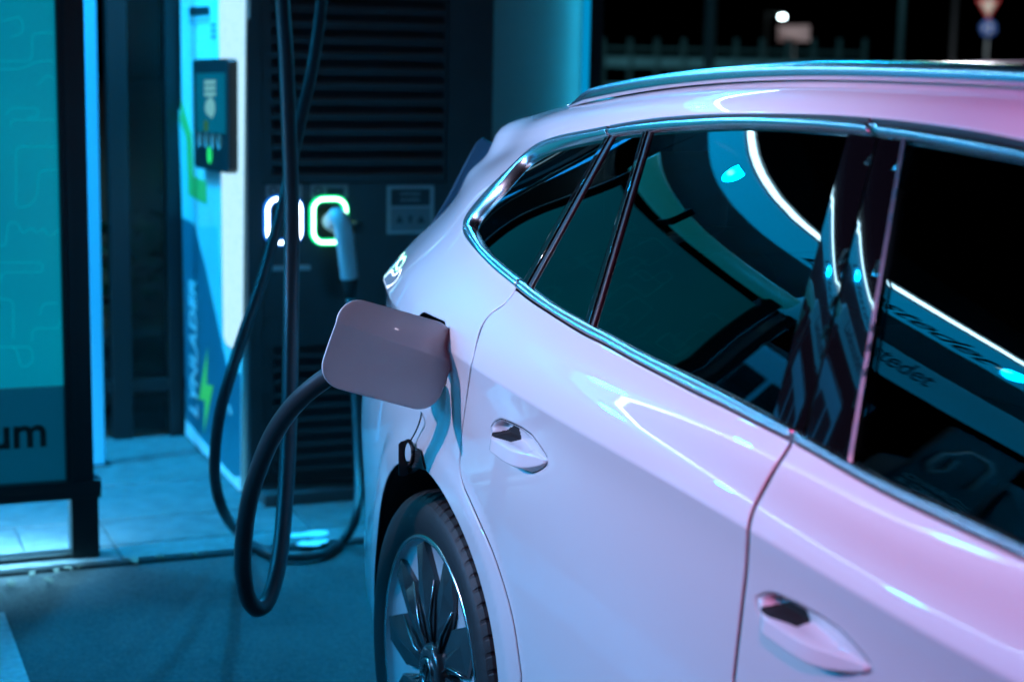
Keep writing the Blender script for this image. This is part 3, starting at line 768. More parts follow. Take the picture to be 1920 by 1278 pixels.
# charging port opening
PCX, PCZ, PWD, PHT = .058, 1.036, .185, .126
FLAPO = np.array([xz2uv(PCX+a, PCZ+b) for a, b in rrect(PWD, PHT, .036, 7)])
eps = .003
FULL = np.array([(eps, eps), (_uk[-1]-eps, eps), (_uk[-1]-eps, _vk[-1]-eps), (eps, _vk[-1]-eps)])
WS = np.array([(UX(1.55), _vk[-1]-eps*2), (UX(1.62), VR(15)), (UX(1.72), VR(14)+.02), (UX(2.2), VR(14)-.02), (UX(2.62), VR(14)-.05), (UX(2.66), VR(15)), (UX(2.68), _vk[-1]-eps*2)])
RW0 = _uk[14]-.01
# body shell with its openings; doors and windows share one opening
BIG = np.array(list(gr)+gfv[::-1]+[p for p in uo[::-1] if p[0] > u_f+.0]+between(lo, u_r+.003, 99)[::-1][::-1])
_lo_r = [p for p in lo if p[0] > u_r+.002]            # belt line behind the rear door, from the rear corner forwards
BIG = np.array(list(gr)+[np.array([u_f, vS])]+gfv[::-1][1:]+[np.array(p) for p in uo[::-1]][1:-1]+_lo_r)
body = panel('body_shell', FULL, [BIG, ARL, AFL, FLAPO, WS], PAINT, car, US, VSl, gap=0., depth=.012, dark=DARKGAP)
body_l = panel('body_shell', FULL, [BIG, ARL, AFL, WS], PAINT, car, US[::2], VSl[::2], gap=0., depth=.012, edge=.018, mirror=True)
US2, VS2 = np.arange(.05, _uk[-1], .045), np.arange(.03, _vk[-1], .035)
FLB = np.array([xz2uv(PCX+a, PCZ+b) for a, b in rrect(PWD+.03, PHT+.03, .04, 5)])
ARB, AFB = np.array(arch(0., .43)), np.array(arch(2.765, .43))
ARB = np.vstack([ARB, [[ARB[-1][0], .003], [ARB[0][0], .003]]]); AFB = np.vstack([AFB, [[AFB[-1][0], .003], [AFB[0][0], .003]]])
panel('shut_line_liner', FULL, [DLO_OUT, ARB, AFB, FLB, WS], DARKGAP, car, US2, VS2, off=-.02, gap=0, edge=.02, rim=False)

# ---- doors with handles
def handle_loops(px): return np.array([pix2uv(*p) for p in px])
H_R = [(921,800),(929,790),(938,785.5),(959,793),(980,803),(997,815),(1009,831),(1020,847),(1027.5,860),(1026,869),(1019,876),(1008,882.5),(997,885.5),(985,881),(966,869),(944,852),(926,833),(920.5,816)]
# the front handle is the same pressing one door further on
hr = handle_loops(H_R)
hr_c = hr.mean(0)
hf_c = pix2uv(1527, 1192)
hf = hr-hr_c+hf_c
def door(name, loop, hl, mirror):
    dk = 2 if mirror else 1
    hole = orient(inset(orient(resample(hl, .006)), .0022))
    d = panel(name, loop, [hole], PAINT, car, US[::dk], VSl[::dk], gap=.0042, depth=.016, edge=.008*dk, mirror=mirror, dark=DARKGAP)
    LL = resample(hl, .004); NA, NB = (72, 40) if not mirror else (24, 14)
    u0, u1 = LL[:, 0].min()+.0008, LL[:, 0].max()-.0008          # u grows towards the tail
    Q = np.vstack([LL, LL[:1]]); UV = []; AB = []
    for i in range(NA+1):
        u = u1+(u0-u1)*i/NA; vs_ = []
        for k in range(len(LL)):
            (ua, va), (ub, vb) = Q[k], Q[k+1]
            if (ua-u)*(ub-u) <= 0 and ua != ub: vs_.append(va+(vb-va)*(u-ua)/(ub-ua))
        lo_, hi_ = min(vs_), max(vs_)
        for k in range(NB+1): UV.append((u, lo_+(hi_-lo_)*k/NB)); AB.append((i/NA, k/NB))
    UV = np.array(UV); a, b = np.array(AB).T
    bt = .54-.05*np.sin(math.pi*a)+.36*smst(.13, .0, a)
    Hb = .028*smst(.0, .24, a)*(1-.78*smst(.50, 1., a))
    t_ = np.clip(b/bt, 0, 1)
    bar = Hb*(smst(0, .34, t_)**.8)*(1-.25*t_)*(b <= bt)
    edge_ = smst(0, .05, a)*smst(1, .97, a)
    step = smst(bt, bt+.07, b)
    Dr = -.018*smst(.05, .16, a)*(1-smst(.30, .95, a))
    h = np.where(b <= bt, bar, Hb*.75*(1-step)+Dr*step*(1-smst(.80, 1., b)))*edge_
    P = S(UV[:, 0], UV[:, 1])+SN(UV[:, 0], UV[:, 1])*h[:, None]
    n1 = NB+1; F = []; FP = []
    for i in range(NA):
        for k in range(NB):
            f = (i*n1+k, i*n1+k+1, (i+1)*n1+k+1, (i+1)*n1+k); am, bm_ = (i+.5)/NA, (k+.5)/NB
            top = .56+(am-.08)*1.45
            right = .40-(bm_-.56)*.20
            dark = am > .08 and bm_ > .52 and bm_ < min(top, .95) and am < right
            (FP if dark else F).append(f)
    if mirror: P = P*np.array([1, -1, 1]); F = [f[::-1] for f in F]; FP = [f[::-1] for f in FP]
    g = pydata('handle', P, [f[::-1] for f in F], PAINT, d, True)
    if FP: pydata('pocket_shade', P, [f[::-1] for f in FP], DARKGAP, d, False)  # black faces paint the shade inside the finger pocket
    return d
rdoor = door('rear_door', RDOOR, hr, False)
fdoor = door('front_door', FDOOR, hf, False)
for nm, lp, hl in (('rear_door', RDOOR, hr), ('front_door', FDOOR, hf)): door(nm, lp, hl, True)

# ---- side glass, pillars between the panes
def clip(L, a, b, side):
    """keep the part of the loop on one side of the straight line a-b seen in the photograph (side=+1: rearwards)"""
    L = resample(L, .008); a, b = np.asarray(a, float), np.asarray(b, float); t = b-a; nn = np.array([t[1], -t[0]])
    if nn[0] > 0: nn = -nn
    Q = proj(S(L[:, 0], L[:, 1])); front = L[:, 0] < UX(1.75)
    d = ((Q-a)@nn)*side; d[front] = -side; R = []
    for i in range(len(L)):
        j = (i+1) % len(L)
        if d[i] >= 0: R.append(L[i])
        if (d[i] >= 0) != (d[j] >= 0):
            s = d[i]/(d[i]-d[j]); p = L[i]+(L[j]-L[i])*s; R.append(p)
            if d[i] >= 0: R.append(None)
    k = [i for i, r_ in enumerate(R) if r_ is None][0]; R = R[k+1:]+R[:k]
    p0, p1 = proj(S(*R[-1]))[0], proj(S(*R[0]))[0]
    R += [pix2uv(*(p0*(1-q)+p1*q)) for q in np.linspace(0, 1, 14)[1:-1]]
    return np.array(R)
DM = orient(inset(orient(resample(DLO_OUT, .008)), .010))
def pl(p, q): return (p, q)
D1a, D1b = pl((1127,264), (981,520)), pl((1145,259), (995,532))
D2a, D2b = pl((1201,254), (1096,598)), pl((1216,252), (1111,605))
Ba, Bm, Bb = pl((1584,256), (1446,774)), pl((1640,262), (1505,805)), pl((1690,268), (1592,850))
BC = pl((1699,270), (1601,856))
GL = dict(gap=0., depth=.004, off=-.007, rim=False)
def pane(loop, dk=1):
    for mir in (False, True):
        k = 2 if mir else 1
        lu, hu = loop[:, 0].min(), loop[:, 0].max(); lv, hv = loop[:, 1].min(), loop[:, 1].max()
        panel('window_pane', loop, [], PRIV, car, np.arange(lu, hu, .03*k), np.arange(lv, hv, .03*k), edge=.012*k, mirror=mir, **GL)
pane(clip(DM, *D1a, 1))
pane(clip(clip(DM, *D1b, -1), *D2a, 1))
pane(clip(clip(DM, *D2b, -1), *Ba, 1))
pane(clip(DM, *BC, -1))
def pillar(name, a, b, m, off, hf=None):
    L = clip(clip(DM, *a, -1), *b, 1)
    for mir in (False, True):
        k = 2 if mir else 1
        lu, hu = L[:, 0].min(), L[:, 0].max(); lv, hv = L[:, 1].min(), L[:, 1].max()
        panel(name, L, [], m, car, np.arange(lu, hu, .004*k), np.arange(lv, hv, .02*k), edge=.008*k, mirror=mir, gap=.0012, depth=.012, off=off, hfun=hf, rim=hf is None)
def midline(a): return ((np.array(a[0])+np.array(a[1]))/2)
def lerpl(a, b, t): return tuple(np.array(a[i])*(1-t)+np.array(b[i])*t for i in range(2))
pillar('window_divider', D1a, lerpl(D1a, D1b, .55), PIANO, -.002)
pillar('window_divider', lerpl(D1a, D1b, .6), D1b, BLACKP, -.004)
pillar('window_divider', D2a, lerpl(D2a, D2b, .62), PIANO, -.001)
pillar('window_divider', lerpl(D2a, D2b, .66), D2b, BLACKP, -.003)
# the pillar covers bow outwards a little, so that they bend what they mirror
def bow(a, b, h):
    a0, a1 = [np.array(q, float) for q in a]; b0, b1 = [np.array(q, float) for q in b]
    def f(V2):
        Q = proj(S(V2[:, 0], V2[:, 1]))
        t = (Q[:, 1]-a0[1])/(a1[1]-a0[1]); xa = a0[0]+(a1[0]-a0[0])*t
        t = (Q[:, 1]-b0[1])/(b1[1]-b0[1]); xb = b0[0]+(b1[0]-b0[0])*t
        s = np.clip((Q[:, 0]-xa)/(xb-xa), 0, 1); return h*(1-(2*s-1)**2)
    return f
pillar('pillar_cover', Ba, lerpl(Bm, Bm, 0), PIANO, -.003, bow(Ba, Bm, .0007))
pillar('pillar_cover', lerpl(Bm, Bb, .04), Bb, PIANO, -.003, bow(Bm, Bb, .0007))
pillar('pillar_edge_strip', lerpl(Bb, BC, .05), BC, mat('strip_pink_sheen', (.16, .07, .09), .42, metal=1.), .000, bow(Bb, BC, .0035))  # pink base colour imitates the pink light mirrored in the strip

# ---- bright trim round the side windows
def strip(name, A, B, prof, m, mirror=False, mi=None):
    n = max(len(A), len(B))
    A = np.array(resample(A, 1e9, False)) if False else np.asarray(A)
    def rs(L):
        s = np.concatenate([[0], np.cumsum(np.linalg.norm(np.diff(L, axis=0), axis=1))]); t = np.linspace(0, s[-1], n)
        return np.stack([np.interp(t, s, L[:, 0]), np.interp(t, s, L[:, 1])], 1)
    A, B = rs(np.asarray(A)), rs(np.asarray(B)); k = len(prof); F = []
    W_ = np.array([w for w, h in prof]); H_ = np.array([h for w, h in prof])
    Q = (A[:, None]*(1-W_)[None, :, None]+B[:, None]*W_[None, :, None]).reshape(-1, 2)
    V = S(Q[:, 0], Q[:, 1])+SN(Q[:, 0], Q[:, 1])*np.tile(H_, n)[:, None]
    for i in range(n-1):
        for j in range(k-1): F.append((i*k+j, i*k+j+1, (i+1)*k+j+1, (i+1)*k+j))
    F += [tuple(range(k)), tuple((n-1)*k+j for j in range(k))[::-1]]
    if mirror: V = V*np.array([1, -1, 1]); F = [f[::-1] for f in F]
    o = pydata(name, V, F, m, car, True)
    b = bmesh.new(); b.from_mesh(o.data); bmesh.ops.recalc_face_normals(b, faces=b.faces); b.to_mesh(o.data); b.free()
    o.data.polygons.foreach_set('use_smooth', [True]*len(o.data.polygons))
    return o
def cutu(c, u0, u1): return [p for p in c if u0 <= p[0] <= u1]
PLOW = [(0, -.004), (.03, .001), (.12, .0045), (.25, .0055), (.36, .0045), (.40, .0032), (.44, .0045), (.56, .0075), (.70, .0085), (.84, .0065), (.95, .001), (1., -.009)]
PUPB = [(-.02, -.004), (.02, .001), (.15, .001), (.30, -.002), (.34, -.006)]
PUPC = [(.28, -.004), (.33, .001), (.45, .0055), (.60, .0075), (.76, .0065), (.90, .002), (1., -.009)]
u_q = pix2uv(1141, 236)[0]; u_q2 = pix2uv(1634, 222)[0]; u_qi = pix2uv(1141, 256)[0]; u_q2i = pix2uv(1634, 254)[0]; u_ri = pix2uv(981, 526)[0]; u_bi = pix2uv(1497, 806)[0]
loA, liA, uoA, uiA = np.array(lo), np.array(li_), np.array(uo), np.array(ui)
for mir in (False, True):
    strip('window_trim', cutu(lo, u_r+.001, 99), cutu(li_, u_ri+.001, 99), PLOW, CHROME, mir)
    strip('window_trim', cutu(lo, u_b+.001, u_r-.001), cutu(li_, u_bi+.001, u_ri-.001), PLOW, CHROME, mir)
    strip('window_trim', cutu(lo, 0, u_b-.001), cutu(li_, 0, u_bi-.001), PLOW, CHROME, mir)
    for a, b, c, d in ((u_q+.001, 99, u_qi+.001, 99), (u_q2+.001, u_q-.001, u_q2i+.001, u_qi-.001), (0, u_q2-.001, 0, u_q2i-.001)):
        strip('window_trim', cutu(uo, a, b), cutu(ui, c, d), PUPC, CHROME, mir)
        strip('window_seal', cutu(uo, a, b), cutu(ui, c, d), PUPB, BLACKP, mir)

# ---- roof rails
for mir in (1, -1):
    us = np.linspace(UX(1.62), UX(-.235), 60); mb = MB(); secs = []
    for i, u in enumerate(us):
        t = i/(len(us)-1); rise = smst(0, .06, t)*smst(1, .90, t)
        x = S(u, VR(14))[0]; N = SN(np.array([u]), np.array([VR(14)]))[0]
        upv = np.array([0, 0, 1.]); side = np.array([0, -1., 0])
        c = x+upv*(.012*rise+.003); hw, hh_ = .019*(.5+.5*rise), .0135*(.25+.75*rise)
        ring = []
        for k in range(16):
            a = 2*math.pi*k/16; ca, sa = math.cos(a), math.sin(a)
            sx = math.copysign(abs(ca)**.75, ca); sz = math.copysign(abs(sa)**.75, sa)
            ring.append((c+side*hw*sx+upv*hh_*(sz-.25*sx))*np.array([1, mir, 1]))
        secs.append(ring)
    V = [p for r_ in secs for p in r_]; F = []
    for i in range(len(us)-1):
        for k in range(16):
            k2 = (k+1) % 16; f = (i*16+k, i*16+k2, (i+1)*16+k2, (i+1)*16+k); F.append(f if mir < 0 else f[::-1])
    F += [tuple(range(16)), tuple((len(us)-1)*16+k for k in range(16))]
    pydata('roof_rail', V, F, mat('rail_aluminium', (.70, .73, .76), .24, metal=1.), car, True)

# ---- screens front and rear
for mir in (False, True):
    panel('windscreen', WS, [], PRIV, car, np.arange(UX(2.7)-.05, 9, .06)[:60], np.arange(VR(13), _vk[-1], .05), off=-.006, gap=0, depth=.003, edge=.03, mirror=mir)

# ---- wheels
def arc_ring(r0, r1, y0, y1): return [(r0, y0), (r1, y1)]
RIMS = mat('machined_rim', (.55, .56, .58), .22, metal=1., rvar=.05, nscale=60)
RIMD = mat('dark_rim_insert', (.050, .054, .058), .25, metal=.3, coat=.6, coat_rough=.1)
def make_wheel(cx, side, detailed):
    cy, cz = -.895*side, .368
    w = empty('wheel', (cx, cy, cz), car)
    sy = -side                       # outwards along y
    # tyre: lathe with tread blocks cut into the shoulder
    prof = [(.277, .004), (.285, .010), (.295, .013), (.312, .0165), (.330, .016), (.346, .010), (.3555, .001), (.361, -.009), (.3645, -.022), (.3655, -.042), (.366, -.062), (.3605, -.064), (.3605, -.071), (.366, -.073), (.3665, -.100), (.366, -.128), (.3605, -.130), (.3605, -.137), (.366, -.139), (.3655, -.17), (.362, -.19), (.350, -.203), (.33, -.212), (.30, -.21), (.277, -.20)]
    seg = 576 if detailed else 96; n = len(prof); V = []; F = []
    for k in range(seg):
        a = 2*math.pi*k/seg
        for i, (r, t) in enumerate(prof):
            rr = r
            if detailed:
                ph = k % 8
                if 6 <= i <= 10 and ph in (0, 7): rr -= .0042 if i > 6 else .002
                if 13 <= i <= 15 and (k+3) % 8 in (0, 1): rr -= .004
                if i == 3: rr += .0012*math.sin(k*.7)*(1 if (k//24) % 3 == 0 else 0)
            V.append((cx+rr*math.cos(a+t*1.6*0), cy+sy*t, cz+rr*math.sin(a)))
    for k in range(seg):
        k2 = (k+1) % seg
        for i in range(n-1):
            f = (k*n+i, k2*n+i, k2*n+i+1, k*n+i+1); F.append(f if side > 0 else f[::-1])
    ty = pydata('tyre', V, F, RUBBER, w, True)
    ty.data.polygons.foreach_set('use_smooth', [not (detailed and 5 <= (q % (n-1)) <= 19) for q in range(len(ty.data.polygons))])
    # rim: bright lip, barrel, dish
    mb = MB().lathe([(.268, .008), (.2735, .0105), (.279, .008), (.281, .001), (.279, -.004)][::-1], (cx, cy, cz), 1, 96)
    if sy < 0:
        mb.V = [(x, 2*cy-y, z) for x, y, z in mb.V]; mb.F = [f[::-1] for f in mb.F]
    def fl(m_):
        if sy < 0: m_.V = [(x, 2*cy-y, z) for x, y, z in m_.V]; m_.F = [f[::-1] for f in m_.F]
        return m_
    mb.build('rim_lip', RIMS, w, True)
    fl(MB().lathe([(.268, .008), (.264, -.002), (.258, -.010), (.20, -.012), (.12, -.022), (.05, -.030), (.005, -.030)], (cx, cy, cz), 1, 96)).build('rim', mat('silver_rim_face', (.75, .77, .79), .40, metal=.05, coat=.5), w, True)
    # ten folded blades turning like a fan, alternately broad
    for k in range(10):
        a0 = math.radians(34+36*k)*1.0
        broad = 1.0 if k % 2 == 0 else .82
        def P(r, da, h):
            a = a0+math.radians(da); return (cx+r*math.cos(a), cy+sy*h, cz+r*math.sin(a))
        V = [P(.062, -14, -.004), P(.062, 14, -.006), P(.165, 15*broad, -.002), P(.256, 5, .002), P(.264, -6, .004), P(.195, -18*broad, -.004), P(.110, -2, .004), P(.20, 0, .003)]
        V += [P(.062, -14, -.03), P(.062, 14, -.03), P(.165, 15*broad, -.03), P(.256, 5, -.014), P(.264, -6, -.014), P(.195, -18*broad, -.03)]
        F = [(0, 1, 6), (1, 2, 7, 6), (2, 3, 7), (3, 4, 7), (4, 5, 7), (5, 0, 6, 7)]+[(i, 8+i, 8+(i+1) % 6, (i+1) % 6) for i in range(6)]
        if side < 0: F = [f[::-1] for f in F]
        pydata('spoke', V, F, RIMD, w)
        e = MB()
        q = [Vector(P(.064, -13, -.001)), Vector(P(.110, -10, .0015)), Vector(P(.195, -18*broad+.4, -.001))]
        e.tube(q, [.0028, .0026, .0012], 6); e.build('spoke_edge', RIMS, w, True)
    fl(MB().lathe([(.062, -.02), (.060, .002), (.052, .008), (.036, .010), (.034, .008), (.0335, .006)], (cx, cy, cz), 1, 48)).build('hub', RIMD, w, True)
    fl(MB().lathe([(.0335, .006), (.0325, .0125), (.029, .0135), (.0285, .0118), (.001, .0118)], (cx, cy, cz), 1, 48)).build('hub_cap', mat('cap_silver', (.6, .62, .64), .2, metal=1.), w, True)
    if detailed:
        # winged arrow badge in a ring
        ya = cy+sy*.0132
        def pp(pts): return [(cx+side*a*.001, cz+b*.001) for a, b in pts]
        g = MB()
        arrow = [(-3, -20), (3, -20), (3, -2), (7, -6), (7, 2), (0, 12), (-7, 4), (-7, -4), (-3, -2)]
        for pts in (arrow, [(-9, 2), (-20, 0), (-21, 6), (-9, 8)], [(-8, 10), (-18, 9), (-14, 15), (-6, 15)], [(0, 14), (8, 7), (14, 12), (6, 20)], [(-22, -4), (-9, -3), (-9, 0), (-22, -1.5)]):
            g.prism(pp(pts), 1, ya-.0006, ya+.0006)
        g.build('badge', mat('badge_black', (.02, .02, .022), .3, metal=.4), w)
    fl(MB().lathe([(.345, .0), (.345, -.20), (.27, -.20), (.02, -.19)], (cx, cy, cz), 1, 48)) 
    return w
make_wheel(0., 1, True); make_wheel(2.765, 1, False); make_wheel(0., -1, False); make_wheel(2.765, -1, False)
# wheel houses
for cx in (0., 2.765):
    AP = S(*np.array(arch(cx, .424)).T)
    for s in (1, -1):
        V = []; F = []; n = len(AP)
        for p in AP:
            q = np.array([p[0]-cx, p[2]-.372])
            for y, k in ((p[1]+.012, 1.0), (p[1]+.05, .985), (-.55, .985), (-.55, .1)): V.append((cx+q[0]*k, y*s, .372+q[1]*k))
        for i in range(n-1):
            for j in range(3): F.append((i*4+j, i*4+j+1, (i+1)*4+j+1, (i+1)*4+j))
        pydata('wheel_arch_liner', V, F, BLACKP, car, True)
# under-body and cabin
box('underbody', -.85, 3.4, -.50, .50, .17, .30, BLACKP, car, .01)
TRIM = mat('cabin_trim', (.02, .021, .023), .7)
box('cabin_floor', -.6, 2.5, -.78, .78, .33, .40, TRIM, car, .01)
for yy, xx in ((-.38, 1.25), (.38, 1.25), (-.38, .30), (.38, .30)):
    st = empty('seat', (xx, yy, .40), car)
    def slab(name, pts, y0, y1, bev):
        mb = MB().prism([(xx+a, b) for a, b in pts], 1, yy+y0, yy+y1); o = mb.build(name, TRIM, st)
        md = o.modifiers.new('bevel', 'BEVEL'); md.width = bev; md.segments = 3; o.data.polygons.foreach_set('use_smooth', [True]*len(o.data.polygons))
    slab('seat_cushion', [(-.20, .46), (.28, .48), (.32, .62), (.24, .66), (-.20, .60)], -.25, .25, .04)
    slab('backrest', [(-.26, .56), (-.12, .56), (-.20, 1.02), (-.30, 1.20), (-.40, 1.18), (-.36, .90)], -.24, .24, .04)
    slab('headrest', [(-.40, 1.23), (-.29, 1.23), (-.31, 1.40), (-.40, 1.40)], -.13, .13, .035)
mb = MB(); tc_, n_ = (1.90, -.36, .98), Vector((-.93, 0, .36)).normalized()
ring = []
for k in range(33):
    a = 2*math.pi*k/32; b_ = n_.orthogonal().normalized(); c_ = n_.cross(b_); ring.append(Vector(tc_)+(b_*math.cos(a)+c_*math.sin(a))*.18)
mb.tube(ring, .014, 8); mb.build('steering_wheel', TRIM, car, True)
box('dashboard', 1.95, 2.45, -.72, .72, .75, 1.02, TRIM, car, .05)

# ---- tail lamp and tailgate spoiler fins at the rear corner
TL = np.array([(_uk[13]+.012, VR(6)-.02), (_uk[14]+.10, VR(5)), (_uk[15], VR(5)+.02), (_uk[15], VR(7)-.01), (_uk[14], VR(7)+.004), (_uk[13]+.03, VR(7)+.002)])
for mir in (False, True):
    panel('tail_lamp', TL, [], mat('red_lamp_lens', (.25, .004, .006), .12, coat=1.), car, np.arange(_uk[13], _uk[15], .02), np.arange(VR(4), VR(8), .02), off=.003, gap=0., depth=.01, mirror=mir)

# fins beside the rear window, coloured dark blue as white paint in shade
dF = float((np.array([-.80, -.46, 1.36])-CAMP)@CF)
FIN = [(955,285),(912,262),(905,257),(893,268),(880,290),(862,325),(838,372),(812,415),(797,438),(840,458),(885,425),(930,375),(955,335)]
for mir in (1, -1):
    V = [atD(u, v, dF)*np.array([1, mir, 1]) for u, v in FIN]+[atD(u, v, dF+.12)*np.array([1, mir, 1]) for u, v in FIN]; n = len(FIN)
    o = pydata('spoiler_fin', V, [tuple(range(n))[::mir], tuple(range(n, 2*n))[::-mir]]+[(i, n+i, n+(i+1) % n, (i+1) % n)[::mir] for i in range(n)], mat('fin_shade_blue', (.03, .10, .16), .3, coat=.5), car)
    md = o.modifiers.new('bevel', 'BEVEL'); md.width = .006; md.segments = 3
# ---- charging port, open flap, hanging cover
POCK = mat('port_pocket', (.02, .022, .024), .4)
pc = S(*xz2uv(PCX, PCZ))[0]; pn = SN(*[np.array([a]) for a in xz2uv(PCX, PCZ)])[0]
ring0 = orient(resample(FLAPO, .008)); P0 = S(ring0[:, 0], ring0[:, 1]); N0 = SN(ring0[:, 0], ring0[:, 1])
cen0 = P0.mean(0); V = []; F = []; n = len(P0)
for d, k in ((.0005, .995), (.018, .97), (.075, .90), (.080, .55), (.080, .0)):
    for p, q in zip(P0, N0): V.append(cen0+(p-cen0)*k-pn*d)
for j in range(4):
    for i in range(n):
        i2 = (i+1) % n; F.append((j*n+i, j*n+i2, (j+1)*n+i2, (j+1)*n+i))
port = pydata('charge_port', V, F, POCK, car, True)
t1 = np.array([0, 0, 1.])-pn*pn[2]; t1 /= np.linalg.norm(t1); t0 = np.cross(t1, pn)
def local(a, b, c): return pc+t0*a+t1*b+pn*c
# flap: the piece of skin swung out round its front edge
hx = PCX+PWD/2+.004
hA, hB = S(*xz2uv(hx, PCZ+PHT/2))[0], S(*xz2uv(hx, PCZ-PHT/2))[0]
axis = Vector(hA-hB).normalized()
FLAP_ANGLE = math.radians(87)
R = Matrix.Rotation(FLAP_ANGLE, 3, axis); hC = Vector((hA+hB)/2)
FW, FH = PWD+.044, PHT+.040
fl_uv = np.array([xz2uv(PCX-.012+a, PCZ+b) for a, b in rrect(FW, FH, .042, 9)])
flap = panel('charge_flap', fl_uv, [], PAINT, car, np.arange(fl_uv[:, 0].min(), fl_uv[:, 0].max(), .010), np.sort(np.concatenate([np.arange(fl_uv[:, 1].min(), fl_uv[:, 1].max(), .010), [VR(7)-.003, VR(7), VR(7)+.003]])), gap=0, depth=.007, edge=.007)
me = flap.data
TILT = math.radians(15.5)
Tm = Matrix.Translation(hC+Vector((.010, -.014, -.022))) @ Matrix.Rotation(-TILT, 4, 'X') @ R.to_4x4() @ Matrix.Translation(-hC)
nn = [v.normal.copy() for v in me.vertices]
me.transform(Tm)
# inner face of the flap and its hinge arm
iv = [Tm @ Vector(p-q*.0072) for p, q in zip(S(*orient(resample(fl_uv, .012)).T), SN(*orient(resample(fl_uv, .012)).T))]
pydata('flap_lining', iv, [tuple(range(len(iv)))], BLACKP, flap)
arm = MB().tube([Vector(local(PWD/2-.035, .0, -.05)), Vector(local(PWD/2-.012, .0, -.012)), Tm @ Vector(S(*xz2uv(hx-.02, PCZ))[0]-pn*.022), Tm @ Vector(S(*xz2uv(hx-.07, PCZ))[0]-pn*.020)], .009, 8)
arm.build('hinge_arm', BLACKP, flap, True)
# ================================================================== canopy over the charger row
cn = tag(empty('canopy', (-3.6, -1.5, 3.2)), 'flat canopy above the chargers edged with a white light line', 'canopy')
CY0, CY1, CXE, CZ = -7.5, 2.2, -2.95, 3.2
SOF = mat('soffit_panel', (.45, .48, .50), .45, noise=.05, nscale=2)
y = CY0
while y < CY1-.1:
    box('soffit_panel', -4.35, CXE-.05, y+.006, min(y+1.2, CY1)-.006, CZ+.02, CZ+.05, SOF, cn, .003); y += 1.2
box('luminous_band', -3.50, -3.06, CY0+.05, CY1-.05, CZ+.0165, CZ+.0195, mat('luminous_soffit', (.2, .3, .35), .4, emit=(.0, .46, 1.), estr=3.3), cn, 0)
box('roof_deck', -4.6, CXE, CY0, CY1, CZ+.052, CZ+.22, BLK, cn, .01)
box('fascia', CXE, CXE+.02, CY0, CY1, CZ+.02, CZ+.22, BLK, cn, .004)
LEDM = emis('light_line', (.45, .80, 1.), LED_E)
box('light_line', CXE-.045, CXE-.008, CY0+.02, .70, CZ+.008, CZ+.018, LEDM, cn, 0)
box('light_line', CXE-.045, CXE-.008, .72, CY1-.02, CZ+.008, CZ+.018, emis('light_line_green', (.05, 1., .45), 12.), cn, 0)
textmesh('lettering', 'Ladestedet', .30, .002, mat('letter_blue', (.02, .10, .16), .4), cn, (-3.42, -3.05, CZ+.0155), (0, -1, 0), (1, 0, 0), bold=.01)
for i in range(8):
    y = CY1-.6-1.2*i
    MB().lathe([(.0, .004), (.017, .004), (.020, .002), (.028, .0), (.030, .008)], (-3.30, y, CZ+.012), 2, 24).build('downlight', emis('downlight_glow_b', (.5, .9, 1.), 5.), cn, True)
    lamp('downlight_beam', 'SPOT', (-3.2, y, CZ-.01), P_DOWN, BLUE, .06, (-2.65, y, 0), 136, 1., parent=cn)
lamp('downlight_beam', 'SPOT', (-3.3, -1.75, CZ-.01), P_DOWN*.62, (.0, .5, 1.), .06, (-3.3, -.6, .35), 66, .9, parent=cn)  # extra spot without a lens, added to brighten the charger face
for y in (-7.2, -2.75): box('canopy_column', -4.4, -4.25, y-.07, y+.07, 0, CZ+.05, BLK, cn, .006)
# added canopy, out of view, whose blue lamps fill in the car side
c3 = tag(empty('canopy', (-2.3, -7.5, 3.2)), 'added canopy out of view with blue lamps filling in the car side', 'canopy')
box('roof_deck', -5.0, .4, -9.2, -6.4, 3.25, 3.45, BLK, c3, .01)
box('fascia', -5.0, .4, -6.398, -6.38, 3.22, 3.45, BLK, c3, .003)
for i in range(4):
    x = -4.0+1.05*i
    MB().lathe([(.0, .004), (.055, .004), (.06, .0), (.07, -.004), (.075, .008)], (x, -6.9, 3.24), 2, 24).build('downlight', emis('downlight_glow', (.4, .85, 1.), 9.), c3, True)
    lamp('downlight_beam', 'SPOT', (x, -6.75, 3.2), P_FILL, BLUE, .08, (x-.3, -2.5, 0), 150, .9, parent=c3)
for x in (-4.7, .1): box('canopy_column', x-.07, x+.07, -8.9, -8.76, 0, 3.26, BLK, c3, .006)
# ================================================================== street lamp with the bright beam on the car, outside the picture on the left
def street_lamp(base, head, tgt, power, color, spot, label, blend=.6, size=.06, hc=(1, 1, 1)):
    s = tag(empty('street_lamp', base), label, 'street lamp')
    dirv = Vector((head[0]-base[0], head[1]-base[1], 0)).normalized() if (abs(head[0]-base[0])+abs(head[1]-base[1])) > .01 else Vector((1, 0, 0))
    top = Vector((base[0], base[1], head[2]+.25))
    POLE = mat('pole_steel', (.25, .26, .27), .45, metal=.8)
    MB().tube([Vector(base), Vector((base[0], base[1], head[2]*.5)), top-Vector((0, 0, .1)), top, Vector(head)+Vector((0, 0, .10))], [.06, .05, .042, .04, .035], 14).build('pole', POLE, s, True)
    h = Vector(head); mb = MB().box(h.x-.24, h.x+.24, h.y-.13, h.y+.13, h.z+.05, h.z+.12, .02); mb.build('lamp_head', POLE, s)
    box('lamp_lens', h.x-.20, h.x+.20, h.y-.09, h.y+.09, h.z+.036, h.z+.052, emis('lens_'+label[:12], hc, 12.), s, 0)
    lamp('lamp_beam', 'SPOT', (h.x, h.y, h.z), power, color, size, tgt, spot, blend, parent=s)
    return s
kl = street_lamp((-1.4, -6.2, 0), (-1.2, -5.2, 3.3), (.40, -.9, 2.0), P_KEY, (.78, .57, .80), 41, 'white street lamp beyond the left bay lighting the side of the car', 1., .03)
